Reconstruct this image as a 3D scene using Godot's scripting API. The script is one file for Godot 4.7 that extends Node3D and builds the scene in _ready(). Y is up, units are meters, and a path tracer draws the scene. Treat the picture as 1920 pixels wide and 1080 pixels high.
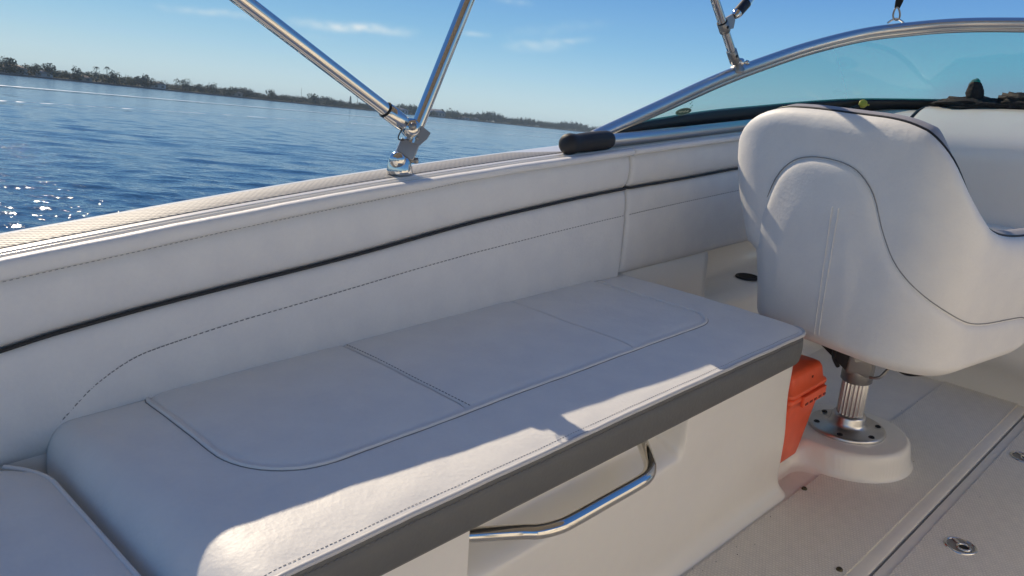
extends Node3D
# A cockpit of a motorboat under way, seen from the middle of the boat towards its port side.
# "Boat space": x to starboard, y up from the cockpit floor, z aft. BOAT turns it into the world (bow trimmed up, port side up a little).

var BOAT := Transform3D()
var M := {}
var org := Vector3.ZERO
var frame := Transform3D()
var taken := {}
var rng := RandomNumberGenerator.new()
var sag: FastNoiseLite = null
const UPW := Vector3(-0.0458, 0.994, -0.099)

# ------------------------------------------------------------------ naming
func numbered(called: String) -> String:
	if not taken.has(called):
		taken[called] = 0
		return called
	taken[called] += 1
	return "%s_%03d" % [called, taken[called]]

func tag(o: Node, label: String, category: String, group := "", kind := "") -> void:
	o.set_meta("label", label)
	if category != "": o.set_meta("category", category)
	if group != "": o.set_meta("group", group)
	if kind != "": o.set_meta("kind", kind)

# a thing on the boat: a node at its base; its parts are written in boat space
func thing(called: String, label: String, category: String, base: Vector3, group := "") -> Node3D:
	var o := Node3D.new()
	o.name = numbered(called)
	add_child(o)
	org = base
	o.transform = BOAT * Transform3D(Basis(), base)
	tag(o, label, category, group)
	return o

func part(called: String, mesh: Mesh, m: Material, parent: Node, label := "") -> MeshInstance3D:
	var o := MeshInstance3D.new()
	o.name = called
	o.mesh = mesh
	o.material_override = m
	if label != "": o.set_meta("label", label)
	parent.add_child(o, true)
	return o

# ------------------------------------------------------------------ shapes (all subtract the thing's base)
func gm(P: PackedVector3Array, nu: int, nv: int, wu := false, wv := false) -> ArrayMesh:
	var st := SurfaceTool.new()
	st.begin(Mesh.PRIMITIVE_TRIANGLES)
	for p in P: st.add_vertex(p - org)
	var iu := nu if wu else nu - 1
	var iv := nv if wv else nv - 1
	for i in iu:
		var i2 := (i + 1) % nu
		for j in iv:
			var j2 := (j + 1) % nv
			var a := i * nv + j
			var b := i2 * nv + j
			var c := i2 * nv + j2
			var d := i * nv + j2
			st.add_index(a); st.add_index(b); st.add_index(c)
			st.add_index(a); st.add_index(c); st.add_index(d)
	st.generate_normals()
	return st.commit()

func join(list: Array) -> ArrayMesh:
	var st := SurfaceTool.new()
	for m in list:
		for s in (m as Mesh).get_surface_count():
			st.append_from(m, s, Transform3D())
	return st.commit()

func spline(pts: Array, n: int) -> Array:
	var out := []
	var k := pts.size()
	for i in k - 1:
		var a: Vector3 = pts[max(i - 1, 0)]
		var b: Vector3 = pts[i]
		var c: Vector3 = pts[i + 1]
		var d: Vector3 = pts[min(i + 2, k - 1)]
		for j in n:
			out.append(b.cubic_interpolate(c, a, d, float(j) / n))
	out.append(pts[k - 1])
	return out

func tube(path: Array, r, segs := 12, closed := false) -> ArrayMesh:
	var P := PackedVector3Array()
	var n := path.size()
	var side := Vector3.ZERO
	for i in n:
		var a: Vector3 = path[(i - 1 + n) % n] if (closed or i > 0) else path[0]
		var b: Vector3 = path[(i + 1) % n] if (closed or i < n - 1) else path[n - 1]
		var t := (b - a).normalized()
		if side == Vector3.ZERO:
			side = t.cross(Vector3.UP if abs(t.y) < 0.9 else Vector3.RIGHT).normalized()
		side = (side - t * side.dot(t)).normalized()
		var up := side.cross(t)
		var rad: float = r[i] if r is Array else r
		for s in segs:
			var an := TAU * s / segs
			P.append(path[i] + (side * cos(an) + up * sin(an)) * rad)
	if closed: return gm(P, n, segs, true, true)
	var body := gm(P, n, segs, false, true)
	var caps := []
	for e in [0, n - 1]:
		var Q := PackedVector3Array()
		for s in segs: Q.append(path[e] + (P[e * segs + s] - path[e]) * 0.999)
		for s in segs: Q.append(path[e])
		caps.append(gm(Q, 2, segs, false, true))
	return join([body] + caps)

# surface of revolution: profile of (radius, along), round axis at base
func lathe(profile: Array, base: Vector3, axis := Vector3.UP, segs := 32, flutes := 0, depth := 0.0) -> ArrayMesh:
	var t := axis.normalized()
	var s0 := t.cross(Vector3.FORWARD if abs(t.z) < 0.9 else Vector3.RIGHT).normalized()
	var u0 := s0.cross(t)
	var P := PackedVector3Array()
	for q in profile:
		for s in segs:
			var an := TAU * s / segs
			var r: float = q.x
			if flutes > 0: r -= depth * (0.5 + 0.5 * sign(sin(an * flutes)) * pow(abs(sin(an * flutes)), 0.4))
			P.append(base + t * q.y + (s0 * cos(an) + u0 * sin(an)) * r)
	return gm(P, profile.size(), segs, false, true)

# box with rounded edges, placed by a transform
func rbox(size: Vector3, at: Transform3D, r := 0.005, taper := 0.0) -> ArrayMesh:
	var list := []
	var h := size * 0.5
	var marks := [-1.0, -0.85, -0.5, 0.0]
	for ax in 3:
		for sg in [-1.0, 1.0]:
			var P := PackedVector3Array()
			var c := []
			for q in 8: c.append(q)
			for i in 8:
				for j in 8:
					var p := Vector3.ZERO
					p[ax] = h[ax] * sg
					var e1 := (ax + 1) % 3
					var e2 := (ax + 2) % 3
					p[e1] = _mark(i, h[e1], r)
					p[e2] = _mark(j, h[e2], r)
					var inner := Vector3(clamp(p.x, -h.x + r, h.x - r), clamp(p.y, -h.y + r, h.y - r), clamp(p.z, -h.z + r, h.z - r))
					var d := p - inner
					if d.length() > 1e-9: p = inner + d.normalized() * r
					if taper != 0.0:
						var k := 1.0 + taper * (p.y / h.y)
						p.x *= k
						p.z *= k
					P.append(at * p)
			list.append(gm(P, 8, 8))
	return join(list)

func _mark(i: int, h: float, r: float) -> float:
	var s := -1.0 if i < 4 else 1.0
	var k := i if i < 4 else 7 - i
	return s * (h - r * [0.0, 0.35, 0.7, 1.0][k])

func T(x: float, y: float, z: float, b := Basis()) -> Transform3D:
	return Transform3D(b, Vector3(x, y, z))

# a flat plate: outline polygon in the (u, v) plane of `at`, with thickness along its z
func plate(poly: PackedVector2Array, thick: float, at: Transform3D) -> ArrayMesh:
	var st := SurfaceTool.new()
	st.begin(Mesh.PRIMITIVE_TRIANGLES)
	st.set_smooth_group(-1)
	var tri := Geometry2D.triangulate_polygon(poly)
	for s in [-0.5, 0.5]:
		for k in range(0, tri.size(), 3):
			for q in ([0, 1, 2] if s > 0 else [0, 2, 1]):
				var v := poly[tri[k + q]]
				st.add_vertex(at * Vector3(v.x, v.y, s * thick) - org)
	var n := poly.size()
	for i in n:
		var a := poly[i]
		var b := poly[(i + 1) % n]
		var q := [Vector3(a.x, a.y, -0.5 * thick), Vector3(b.x, b.y, -0.5 * thick), Vector3(b.x, b.y, 0.5 * thick), Vector3(a.x, a.y, 0.5 * thick)]
		for k in [0, 1, 2, 0, 2, 3]: st.add_vertex(at * q[k] - org)
	st.generate_normals()
	return st.commit()

func disc_poly(rx: float, ry: float, n := 24) -> PackedVector2Array:
	var a := PackedVector2Array()
	for i in n: a.append(Vector2(cos(TAU * i / n) * rx, sin(TAU * i / n) * ry))
	return a

func round_poly(x0: float, y0: float, x1: float, y1: float, r: float, n := 6) -> PackedVector2Array:
	var a := PackedVector2Array()
	for c in [[x1 - r, y1 - r, 0.0], [x0 + r, y1 - r, 90.0], [x0 + r, y0 + r, 180.0], [x1 - r, y0 + r, 270.0]]:
		for k in n + 1:
			var an := deg_to_rad(c[2] + 90.0 * k / n)
			a.append(Vector2(c[0] + cos(an) * r, c[1] + sin(an) * r))
	return a

# smooth curve through a table of [at, value]
func table(tab: Array, v: float) -> float:
	var n := tab.size()
	if v <= tab[0][0]: return tab[0][1]
	if v >= tab[n - 1][0]: return tab[n - 1][1]
	for i in n - 1:
		if v <= tab[i + 1][0]:
			var a = tab[i]
			var b = tab[i + 1]
			var h: float = b[0] - a[0]
			var m0: float = (b[1] - tab[i - 1][1]) / (b[0] - tab[i - 1][0]) if i > 0 else (b[1] - a[1]) / h
			var m1: float = (tab[i + 2][1] - a[1]) / (tab[i + 2][0] - a[0]) if i < n - 2 else (b[1] - a[1]) / h
			var t: float = (v - a[0]) / h
			var t2: float = t * t
			var t3: float = t2 * t
			return (2 * t3 - 3 * t2 + 1) * a[1] + (t3 - 2 * t2 + t) * h * m0 + (-2 * t3 + 3 * t2) * b[1] + (t3 - t2) * h * m1
	return 0.0

# short threads along a path
func stitches(path: Array, length := 0.0045, gap := 0.003, w := 0.0011) -> ArrayMesh:
	var st := SurfaceTool.new()
	st.begin(Mesh.PRIMITIVE_TRIANGLES)
	st.set_smooth_group(-1)
	var run := 0.0
	var on := true
	var a: Vector3 = path[0]
	for i in range(1, path.size()):
		var b: Vector3 = path[i]
		var l := a.distance_to(b)
		if on and l > 1e-6:
			var t := (b - a) / l
			var s := t.cross(Vector3.UP if abs(t.y) < 0.9 else Vector3.RIGHT).normalized() * w
			var u := s.cross(t).normalized() * w
			var q := [a + s, a + u, a - s, a - u]
			var e := [b + s, b + u, b - s, b - u]
			for k in 4:
				var k2 := (k + 1) % 4
				for p in [q[k], e[k], e[k2], q[k], e[k2], q[k2]]: st.add_vertex(p - org)
		run += l
		if run > (length if on else gap):
			on = not on
			run = 0.0
		a = b
	st.generate_normals()
	return st.commit()

func dense(path: Array, step: float) -> Array:
	var out := [path[0]]
	for i in range(1, path.size()):
		var a: Vector3 = path[i - 1]
		var b: Vector3 = path[i]
		var k: int = max(1, int(ceil(a.distance_to(b) / step)))
		for j in range(1, k + 1): out.append(a.lerp(b, float(j) / k))
	return out

# ------------------------------------------------------------------ materials
func tex_noise(size: int, freq: float, seed_: int, kind := FastNoiseLite.TYPE_SIMPLEX_SMOOTH, oct := 4) -> Image:
	var n := FastNoiseLite.new()
	n.noise_type = kind
	n.frequency = freq
	n.seed = seed_
	n.fractal_octaves = oct
	var im := n.get_seamless_image(size, size)
	im.convert(Image.FORMAT_RGBA8)
	return im

func normal_of(im: Image, strength: float) -> ImageTexture:
	var c: Image = im.duplicate()
	c.bump_map_to_normal_map(strength)
	c.generate_mipmaps()
	return ImageTexture.create_from_image(c)

# a colour texture: a base colour varied a little by coarse and fine noise, with a few dark scuffs
func tone(base: Color, amount: float, seed_: int, freq := 0.01, warm := 0.3) -> ImageTexture:
	var size := 256
	var a := tex_noise(size, freq, seed_)
	var b := tex_noise(size, freq * 9.0, seed_ + 5)
	var out := Image.create(size, size, false, Image.FORMAT_RGBA8)
	for y in size:
		for x in size:
			var v := (a.get_pixel(x, y).r - 0.5) * 1.4 + (b.get_pixel(x, y).r - 0.5) * 0.6
			var k := 1.0 + v * amount
			out.set_pixel(x, y, Color(base.r * k, base.g * (1.0 + v * amount * (1.0 - 0.1 * warm)), base.b * (1.0 + v * amount * (1.0 - warm)), 1.0).clamp().linear_to_srgb())
	return ImageTexture.create_from_image(out)

func mat(key: String, lin: Color, rough: float, metal := 0.0) -> StandardMaterial3D:
	var m := StandardMaterial3D.new()
	m.albedo_color = lin.linear_to_srgb()
	m.roughness = rough
	m.metallic = metal
	m.cull_mode = BaseMaterial3D.CULL_DISABLED
	m.resource_name = key
	M[key] = m
	return m

func triplanar(m: StandardMaterial3D, per_metre: float) -> void:
	m.uv1_triplanar = true
	m.uv1_scale = Vector3.ONE * per_metre

func materials() -> void:
	# leather grain for vinyl
	var grain := tex_noise(512, 0.045, 11, FastNoiseLite.TYPE_CELLULAR, 2)
	var soft := tex_noise(512, 0.012, 12)
	for y in 512:
		for x in 512:
			var v := grain.get_pixel(x, y).r * 0.45 + soft.get_pixel(x, y).r * 0.55
			grain.set_pixel(x, y, Color(v, v, v))
	var gn := normal_of(grain, 5.0)
	for q in [["vinyl", Color(0.80, 0.785, 0.76), 0.52], ["vinyl_grey", Color(0.115, 0.118, 0.118), 0.5], ["vinyl_mid", Color(0.34, 0.33, 0.35), 0.5]]:
		var m := mat(q[0], q[1], q[2])
		m.normal_enabled = true
		m.normal_texture = gn
		m.normal_scale = 0.35
		m.albedo_color = Color.WHITE
		m.albedo_texture = tone(q[1], 0.05, 21, 0.008)
		triplanar(m, 5.0)
	mat("piping_dark", Color(0.012, 0.013, 0.016), 0.45)
	mat("piping_light", Color(0.55, 0.55, 0.56), 0.4)
	mat("thread", Color(0.22, 0.22, 0.23), 0.8)
	mat("thread_soft", Color(0.34, 0.34, 0.36), 0.8)
	mat("thread_rim", Color(0.26, 0.255, 0.255), 0.7)
	mat("thread_light", Color(0.16, 0.16, 0.17), 0.8)
	# gelcoat
	var g := mat("gelcoat", Color(0.86, 0.825, 0.755), 0.28)
	g.albedo_color = Color.WHITE
	g.albedo_texture = tone(Color(0.86, 0.825, 0.755), 0.035, 31, 0.006)
	triplanar(g, 1.7)
	g.clearcoat_enabled = true
	g.clearcoat = 0.4
	g.clearcoat_roughness = 0.15
	var gf := mat("gelcoat_floor", Color(0.80, 0.75, 0.67), 0.6)
	gf.albedo_color = Color.WHITE
	gf.albedo_texture = tone(Color(0.80, 0.75, 0.67), 0.06, 35, 0.012)
	triplanar(gf, 2.3)
	# non-skid floor: rows of small dots, with grime that gathers between them
	var dots := Image.create(256, 256, false, Image.FORMAT_RGBA8)
	var dirt := tex_noise(256, 0.012, 41)
	var fine := tex_noise(256, 0.11, 42)
	var dcol := Image.create(256, 256, false, Image.FORMAT_RGBA8)
	for y in 256:
		for x in 256:
			var fx := fposmod(x + (8.0 if (y / 16) % 2 == 1 else 0.0), 16.0) - 8.0
			var fy := fposmod(y, 16.0) - 8.0
			var d: float = clamp(1.25 - sqrt(fx * fx + fy * fy) / 6.0, 0.0, 1.0)
			d = smoothstep(0.0, 0.6, d)
			dots.set_pixel(x, y, Color(d, d, d))
			var k := 1.0 + (dirt.get_pixel(x, y).r - 0.5) * 0.09 + (fine.get_pixel(x, y).r - 0.5) * 0.12
			k *= 0.86 + 0.14 * d
			dcol.set_pixel(x, y, Color(0.82 * k, 0.765 * k, 0.675 * k).linear_to_srgb())
	var ns := mat("nonskid_floor", Color(0.5, 0.48, 0.43), 0.6)
	ns.albedo_color = Color.WHITE
	ns.albedo_texture = ImageTexture.create_from_image(dcol)
	ns.normal_enabled = true
	ns.normal_texture = normal_of(dots, 3.0)
	ns.normal_scale = 0.4
	triplanar(ns, 8.0)
	# gunwale non-skid: diagonal ribs
	var ribs := Image.create(256, 256, false, Image.FORMAT_RGBA8)
	var rcol := Image.create(256, 256, false, Image.FORMAT_RGBA8)
	for y in 256:
		for x in 256:
			var a := 0.5 + 0.5 * sin(TAU * (x + y) / 32.0)
			var b := 0.5 + 0.5 * sin(TAU * (x - y) / 32.0)
			var v: float = smoothstep(0.25, 0.8, a * 0.7 + 0.3 * a * b)
			ribs.set_pixel(x, y, Color(v, v, v))
			var k := (0.50 + 0.50 * v) * (1.0 + (fine.get_pixel(x, y).r - 0.5) * 0.1)
			rcol.set_pixel(x, y, Color(0.44 * k, 0.435 * k, 0.43 * k).linear_to_srgb())
	var gr := mat("nonskid_rib", Color(0.6, 0.58, 0.55), 0.55)
	gr.albedo_color = Color.WHITE
	gr.albedo_texture = ImageTexture.create_from_image(rcol)
	gr.normal_enabled = true
	gr.normal_texture = normal_of(ribs, 4.0)
	gr.normal_scale = 1.0
	triplanar(gr, 9.0)
	# metals
	mat("stainless", Color(0.66, 0.65, 0.63), 0.07, 1.0)
	var br := mat("aluminium", Color(0.60, 0.60, 0.60), 0.30, 1.0)
	br.normal_enabled = true
	br.normal_texture = normal_of(tex_noise(256, 0.09, 51), 1.5)
	br.normal_scale = 0.12
	triplanar(br, 9.0)
	mat("cast_metal", Color(0.33, 0.32, 0.31), 0.42, 0.85)
	mat("dull_plate", Color(0.32, 0.32, 0.33), 0.4, 0.7)
	mat("rubber", Color(0.016, 0.017, 0.02), 0.6)
	mat("black_trim", Color(0.012, 0.012, 0.014), 0.45)
	mat("gap_black", Color(0.01, 0.01, 0.01), 0.8)
	mat("webbing", Color(0.012, 0.012, 0.013), 0.9)
	var cl := mat("black_cloth", Color(0.014, 0.014, 0.016), 0.72)
	cl.normal_enabled = true
	cl.normal_texture = normal_of(tex_noise(256, 0.03, 61), 6.0)
	cl.normal_scale = 0.8
	triplanar(cl, 6.0)
	var cv := mat("canvas", Color(0.50, 0.39, 0.26), 0.85)
	cv.backlight_enabled = true
	cv.backlight = Color(0.38, 0.36, 0.32)
	var o := mat("orange_plastic", Color(0.90, 0.13, 0.05), 0.42)
	o.albedo_color = Color.WHITE
	o.albedo_texture = tone(Color(0.90, 0.13, 0.05), 0.10, 71, 0.02, 0.2)
	triplanar(o, 4.0)
	mat("orange_dark", Color(0.16, 0.018, 0.008), 0.5)
	mat("yellow_plastic", Color(0.50, 0.46, 0.06), 0.4)
	mat("sticker_green", Color(0.10, 0.17, 0.13), 0.5)
	mat("sticker_pale", Color(0.55, 0.62, 0.45), 0.5)
	mat("screw", Color(0.10, 0.085, 0.05), 0.5, 0.7)
	mat("grit", Color(0.05, 0.045, 0.035), 0.9)
	# glass
	var gl := mat("glass", Color(0.10, 0.40, 0.42), 0.02)
	gl.albedo_color = Color(0.04, 0.94, 0.93, 0.40)
	gl.transparency = BaseMaterial3D.TRANSPARENCY_ALPHA
	# water
	var w := mat("water", Color(0.028, 0.080, 0.140), 0.08)
	w.normal_enabled = true
	var wn := tex_noise(512, 0.02, 81, FastNoiseLite.TYPE_SIMPLEX_SMOOTH, 5)
	w.normal_texture = normal_of(wn, 6.0)
	w.normal_scale = 0.62
	w.uv1_triplanar = true
	w.uv1_world_triplanar = true
	w.uv1_scale = Vector3(0.62, 0.62, 0.62)
	mat("foam", Color(0.58, 0.62, 0.64), 0.35)
	# far shore
	mat("leaf_a", Color(0.040, 0.060, 0.032), 0.8)
	mat("leaf_b", Color(0.058, 0.078, 0.040), 0.8)
	mat("leaf_c", Color(0.030, 0.046, 0.030), 0.8)
	mat("bark", Color(0.10, 0.08, 0.06), 0.9)
	mat("shore_soil", Color(0.10, 0.10, 0.06), 0.95)
	mat("seawall_stone", Color(0.09, 0.085, 0.08), 0.9)
	mat("house_white", Color(0.45, 0.44, 0.42), 0.8)
	mat("house_cream", Color(0.34, 0.29, 0.23), 0.8)
	mat("roof_tile", Color(0.30, 0.20, 0.14), 0.8)
	mat("roof_grey", Color(0.22, 0.22, 0.23), 0.8)
	mat("pane_dark", Color(0.03, 0.04, 0.05), 0.1)

# ------------------------------------------------------------------ the lines of the boat
const TOP := [[-4.2, 0.862], [-3.1, 0.840], [-2.4, 0.823], [-1.8, 0.806], [-1.347, 0.7905], [-1.016, 0.7755], [-0.735, 0.7580], [-0.512, 0.7410], [-0.33, 0.7265], [0.0, 0.698], [0.6, 0.65], [2.0, 0.60]]
const SEAM := [[-4.2, 0.846], [-3.1, 0.826], [-2.4, 0.812], [-1.81, 0.7985], [-1.632, 0.7940], [-1.332, 0.7810], [-1.004, 0.7575], [-0.725, 0.7365], [-0.504, 0.7165], [-0.323, 0.7000], [0.0, 0.668], [0.6, 0.62], [2.0, 0.57]]
const STRIPE := [[-4.2, 0.745], [-3.1, 0.732], [-2.42, 0.7145], [-2.08, 0.7050], [-1.825, 0.7000], [-1.645, 0.6937], [-1.4555, 0.6842], [-1.24, 0.6705], [-0.9027, 0.6400], [-0.5655, 0.6165], [-0.39, 0.5998], [-0.31, 0.5885], [0.0, 0.548], [0.6, 0.50], [2.0, 0.46]]
const STITCH := [[-3.1, 0.658], [-2.44, 0.644], [-1.83, 0.628], [-1.28, 0.604], [-0.9, 0.576], [-0.526, 0.541], [-0.44, 0.507], [-0.375, 0.452]]
func yT(z: float) -> float: return table(TOP, z)
func yE(z: float) -> float: return table(SEAM, z)
func yS(z: float) -> float: return table(STRIPE, z)
func yQ(z: float) -> float: return table(STITCH, z)

func _ready() -> void:
	rng.seed = 7
	var up := UPW.normalized()
	var zw := (Vector3.BACK - up * up.z).normalized()
	var xw := up.cross(zw)
	BOAT = Transform3D(Basis(Vector3(xw.x, up.x, zw.x), Vector3(xw.y, up.y, zw.y), Vector3(xw.z, up.z, zw.z)), Vector3(0, 0.32, 0))
	var cam := Camera3D.new()
	cam.name = "camera"
	add_child(cam)
	cam.transform = BOAT * Transform3D(Basis(Vector3(0.7159, 0.0644, -0.6952), Vector3(-0.2491, 0.9538, -0.1682), Vector3(0.6523, 0.2936, 0.6988)).orthonormalized(), Vector3(0, 1.08, 0))
	cam.fov = 38.24
	cam.near = 0.05
	cam.far = 20000.0
	cam.current = true
	sky()
	var sun := DirectionalLight3D.new()
	sun.name = "sun"
	add_child(sun)
	sun.basis = Basis.looking_at(-(BOAT.basis * Vector3(-0.80, 0.540, -0.176)).normalized())
	sun.light_energy = 1.5
	sun.light_color = Color(1.0, 0.93, 0.82)
	sun.light_angular_distance = 0.5
	sun.shadow_enabled = true

	materials()
	water()
	shore()
	hull()
	floor_and_hatch()
	bolster(0.75, -1.8195, "padded white side bolster running behind the bench cushion", "side_bolster")
	bolster(-1.8245, -3.05, "short padded white side bolster between the bench and the swivel seat", "side_bolster")
	locker()
	cushion()
	aft_cushion()
	starboard_side()
	seat()
	orange_box()
	console()
	windshield()
	bimini()
	dash_things()

# ------------------------------------------------------------------ sky
func sky() -> void:
	var we := WorldEnvironment.new()
	we.name = "world_environment"
	add_child(we)
	var env := Environment.new()
	we.environment = env
	env.tonemap_mode = Environment.TONE_MAPPER_LINEAR
	env.tonemap_exposure = 1.0
	env.background_mode = Environment.BG_SKY
	env.sdfgi_enabled = true
	env.ssao_enabled = true
	env.ssil_enabled = true
	env.fog_enabled = true
	env.fog_density = 0.0002
	env.fog_light_color = Color(0.80, 0.87, 0.90)
	var grad := [[-90.0, Vector3(60, 95, 130)], [-1.0, Vector3(190, 212, 220)], [0.0, Vector3(203, 223, 227)], [1.5, Vector3(194, 220, 229)], [3.5, Vector3(168, 208, 230)], [5.5, Vector3(142, 192, 227)], [7.5, Vector3(124, 177, 223)], [10.0, Vector3(106, 160, 217)], [20.0, Vector3(86, 138, 202)], [45.0, Vector3(70, 114, 178)], [90.0, Vector3(60, 100, 162)]]
	var tabs := []
	for k in 3:
		var tb := []
		for g in grad: tb.append([g[0], g[1][k]])
		tabs.append(tb)
	var W := 2048
	var H := 1024
	var bytes := PackedByteArray()
	bytes.resize(W * H * 3)
	var noise := FastNoiseLite.new()
	noise.seed = 5
	noise.frequency = 0.9
	noise.fractal_octaves = 5
	# wisps: azimuth, elevation, half length, half height, slope, strength (degrees)
	var wisps := [[-63.6, 4.88, 3.4, 0.16, 0.03, 0.45], [-54.8, 5.06, 4.6, 0.24, 0.04, 0.85], [-46.9, 5.55, 1.3, 0.12, 0.0, 0.5], [-42.6, 5.25, 2.6, 0.30, 0.10, 0.42], [-40.6, 5.75, 1.9, 0.14, 0.12, 0.40], [-44.6, 7.85, 1.6, 0.16, 0.0, 0.35], [-58.0, 4.2, 2.6, 0.10, 0.0, 0.18], [-41.5, 6.4, 4.0, 0.35, 0.2, 0.15]]
	for k in 26:
		wisps.append([rng.randf_range(-10, 260), rng.randf_range(3.5, 22), rng.randf_range(2, 9), rng.randf_range(0.15, 0.6), rng.randf_range(-0.1, 0.15), rng.randf_range(0.2, 0.7)])
	for y in H:
		var el := 90.0 - (y + 0.5) * 180.0 / H
		var c := Vector3(table(tabs[0], el), table(tabs[1], el), table(tabs[2], el))
		for x in W:
			var i := (y * W + x) * 3
			bytes[i] = int(c.x)
			bytes[i + 1] = int(c.y)
			bytes[i + 2] = int(c.z)
	for w in wisps:
		var x0 := int((w[0] - w[2] * 1.2) / 360.0 * W)
		var x1 := int((w[0] + w[2] * 1.2) / 360.0 * W)
		var tall: float = w[3] * 3.0 + abs(w[4]) * w[2]
		var y0 := int((90.0 - w[1] - tall) / 180.0 * H)
		var y1 := int((90.0 - w[1] + tall) / 180.0 * H)
		for y in range(y0, y1 + 1):
			for x in range(x0, x1 + 1):
				var az := (x + 0.5) * 360.0 / W
				var el := 90.0 - (y + 0.5) * 180.0 / H
				var du: float = (az - w[0]) / w[2]
				var dv: float = (el - w[1] - w[4] * (az - w[0]) + 0.12 * noise.get_noise_2d(az * 0.5, 40.0 + w[1])) / w[3]
				var a: float = exp(-dv * dv) * clamp(1.0 - du * du, 0.0, 1.0)
				a *= clamp(0.75 + 0.9 * noise.get_noise_2d(az * 0.9, el * 7.0), 0.0, 1.2) * w[5]
				a = clamp(a, 0.0, 1.0)
				var i := (y * W + posmod(x, W)) * 3
				bytes[i] = int(lerp(float(bytes[i]), 236.0, a))
				bytes[i + 1] = int(lerp(float(bytes[i + 1]), 240.0, a))
				bytes[i + 2] = int(lerp(float(bytes[i + 2]), 240.0, a))
	var im := Image.create_from_data(W, H, false, Image.FORMAT_RGB8, bytes)
	var pm := PanoramaSkyMaterial.new()
	pm.panorama = ImageTexture.create_from_image(im)
	pm.filter = true
	var sk := Sky.new()
	sk.sky_material = pm
	env.sky = sk

# ------------------------------------------------------------------ water
func water() -> void:
	org = Vector3.ZERO
	var waves := []
	for k in 30:
		var lam := 0.19 * pow(1.115, k) * rng.randf_range(0.9, 1.1)
		var an := deg_to_rad(rng.randfn(205.0, 34.0))
		var amp := 0.0058 * pow(lam, 0.72) / (1.0 + pow(lam / 1.3, 2.0) * 0.6)
		waves.append([cos(an) * TAU / lam, sin(an) * TAU / lam, rng.randf() * TAU, amp, lam])
	var root := Node3D.new()
	root.name = "water"
	add_child(root)
	tag(root, "rippled blue open water reaching to the far shore", "", "", "structure")
	# azimuth measured from -z (0) towards -x (90)
	var sectors := [[20.0, 112.0, 940, 560, 2.2, 420.0], [112.0, 380.0, 150, 120, 2.2, 420.0]]
	for s in sectors:
		var na: int = s[2]
		var nr: int = s[3]
		var V := PackedVector3Array()
		V.resize(na * nr)
		var N := PackedVector3Array()
		N.resize(na * nr)
		var ca := PackedFloat32Array()
		var sa := PackedFloat32Array()
		for i in na:
			var az := deg_to_rad(lerp(float(s[0]), float(s[1]), float(i) / (na - 1)))
			ca.append(cos(az)); sa.append(sin(az))
		var step: float = pow(s[5] / s[4], 1.0 / (nr - 1))
		var r: float = s[4]
		for j in nr:
			var dr := r * (step - 1.0)
			var dt: float = r * deg_to_rad(s[1] - s[0]) / na
			var cell: float = max(dr * 0.8, dt)
			var use := []
			for w in waves:
				var f: float = clamp(w[4] / cell / 2.2 - 1.0, 0.0, 1.0)
				if f > 0.0: use.append([w[0], w[1], w[2], w[3] * f])
			for i in na:
				var x := -sa[i] * r
				var z := -ca[i] * r
				var h := 0.0
				var gx := 0.0
				var gz := 0.0
				for w in use:
					var ph: float = w[0] * x + w[1] * z + w[2]
					var sn := sin(ph)
					h += w[3] * sn
					var c: float = w[3] * cos(ph) * (1.0 + 0.5 * sn)
					gx += c * w[0]
					gz += c * w[1]
				V[i * nr + j] = Vector3(x, h, z)
				N[i * nr + j] = Vector3(-gx, 1.0, -gz).normalized()
			r *= step
		var I := PackedInt32Array()
		I.resize((na - 1) * (nr - 1) * 6)
		var q := 0
		for i in na - 1:
			for j in nr - 1:
				var a := i * nr + j
				I[q] = a; I[q + 1] = a + nr; I[q + 2] = a + nr + 1
				I[q + 3] = a; I[q + 4] = a + nr + 1; I[q + 5] = a + 1
				q += 6
		var arr := []
		arr.resize(Mesh.ARRAY_MAX)
		arr[Mesh.ARRAY_VERTEX] = V
		arr[Mesh.ARRAY_NORMAL] = N
		arr[Mesh.ARRAY_INDEX] = I
		var me := ArrayMesh.new()
		me.add_surface_from_arrays(Mesh.PRIMITIVE_TRIANGLES, arr)
		part("wave_field", me, M.water, root)
	var P := PackedVector3Array()
	for r in [418.0, 900.0, 2000.0, 5000.0, 9000.0]:
		for i in 96: P.append(Vector3(sin(TAU * i / 96) * r, 0.0, cos(TAU * i / 96) * r))
	part("far_water", gm(P, 5, 96, false, true), M.water, root)
	# old wakes: long thin lines of foam lying on the ripples
	var lines := [[[-84.0, 84.0], [-74.8, 96.0], [-64.0, 120.0], [-55.0, 150.0], [-46.0, 200.0], [-38.0, 280.0], 3.6, 0.75, 0.7, 0.12], [[-84.0, 40.0], [-74.8, 45.5], [-64.0, 57.0], [-55.0, 72.0], [-46.0, 98.0], [-38.0, 140.0], 1.1, 0.20, 1.5, 0.11]]
	for l in lines:
		var ctr := []
		for k in 6: ctr.append(Vector3(sin(deg_to_rad(l[k][0])) * l[k][1], 0.0, -cos(deg_to_rad(l[k][0])) * l[k][1]))
		var path := spline(ctr, 90)
		var nz := FastNoiseLite.new()
		nz.seed = 3
		nz.frequency = 0.012
		var n2 := FastNoiseLite.new()
		n2.seed = 8
		n2.frequency = 0.3
		var S := PackedVector3Array()
		for i in path.size():
			var a: Vector3 = path[i]
			var nrm := a.normalized()
			var wd: float = l[6] * clamp(l[7] + l[8] * nz.get_noise_1d(i * 10.0), 0.02, 1.3)
			for u in [-0.5, -0.25, 0.25, 0.5]:
				S.append(a + nrm * (wd * u * (1.0 + 0.5 * n2.get_noise_2d(i, u * 40.0))) + Vector3.UP * (l[9] - 0.05 * absf(u)))
		part("wake", gm(S, path.size(), 4), M.foam, root)

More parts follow.
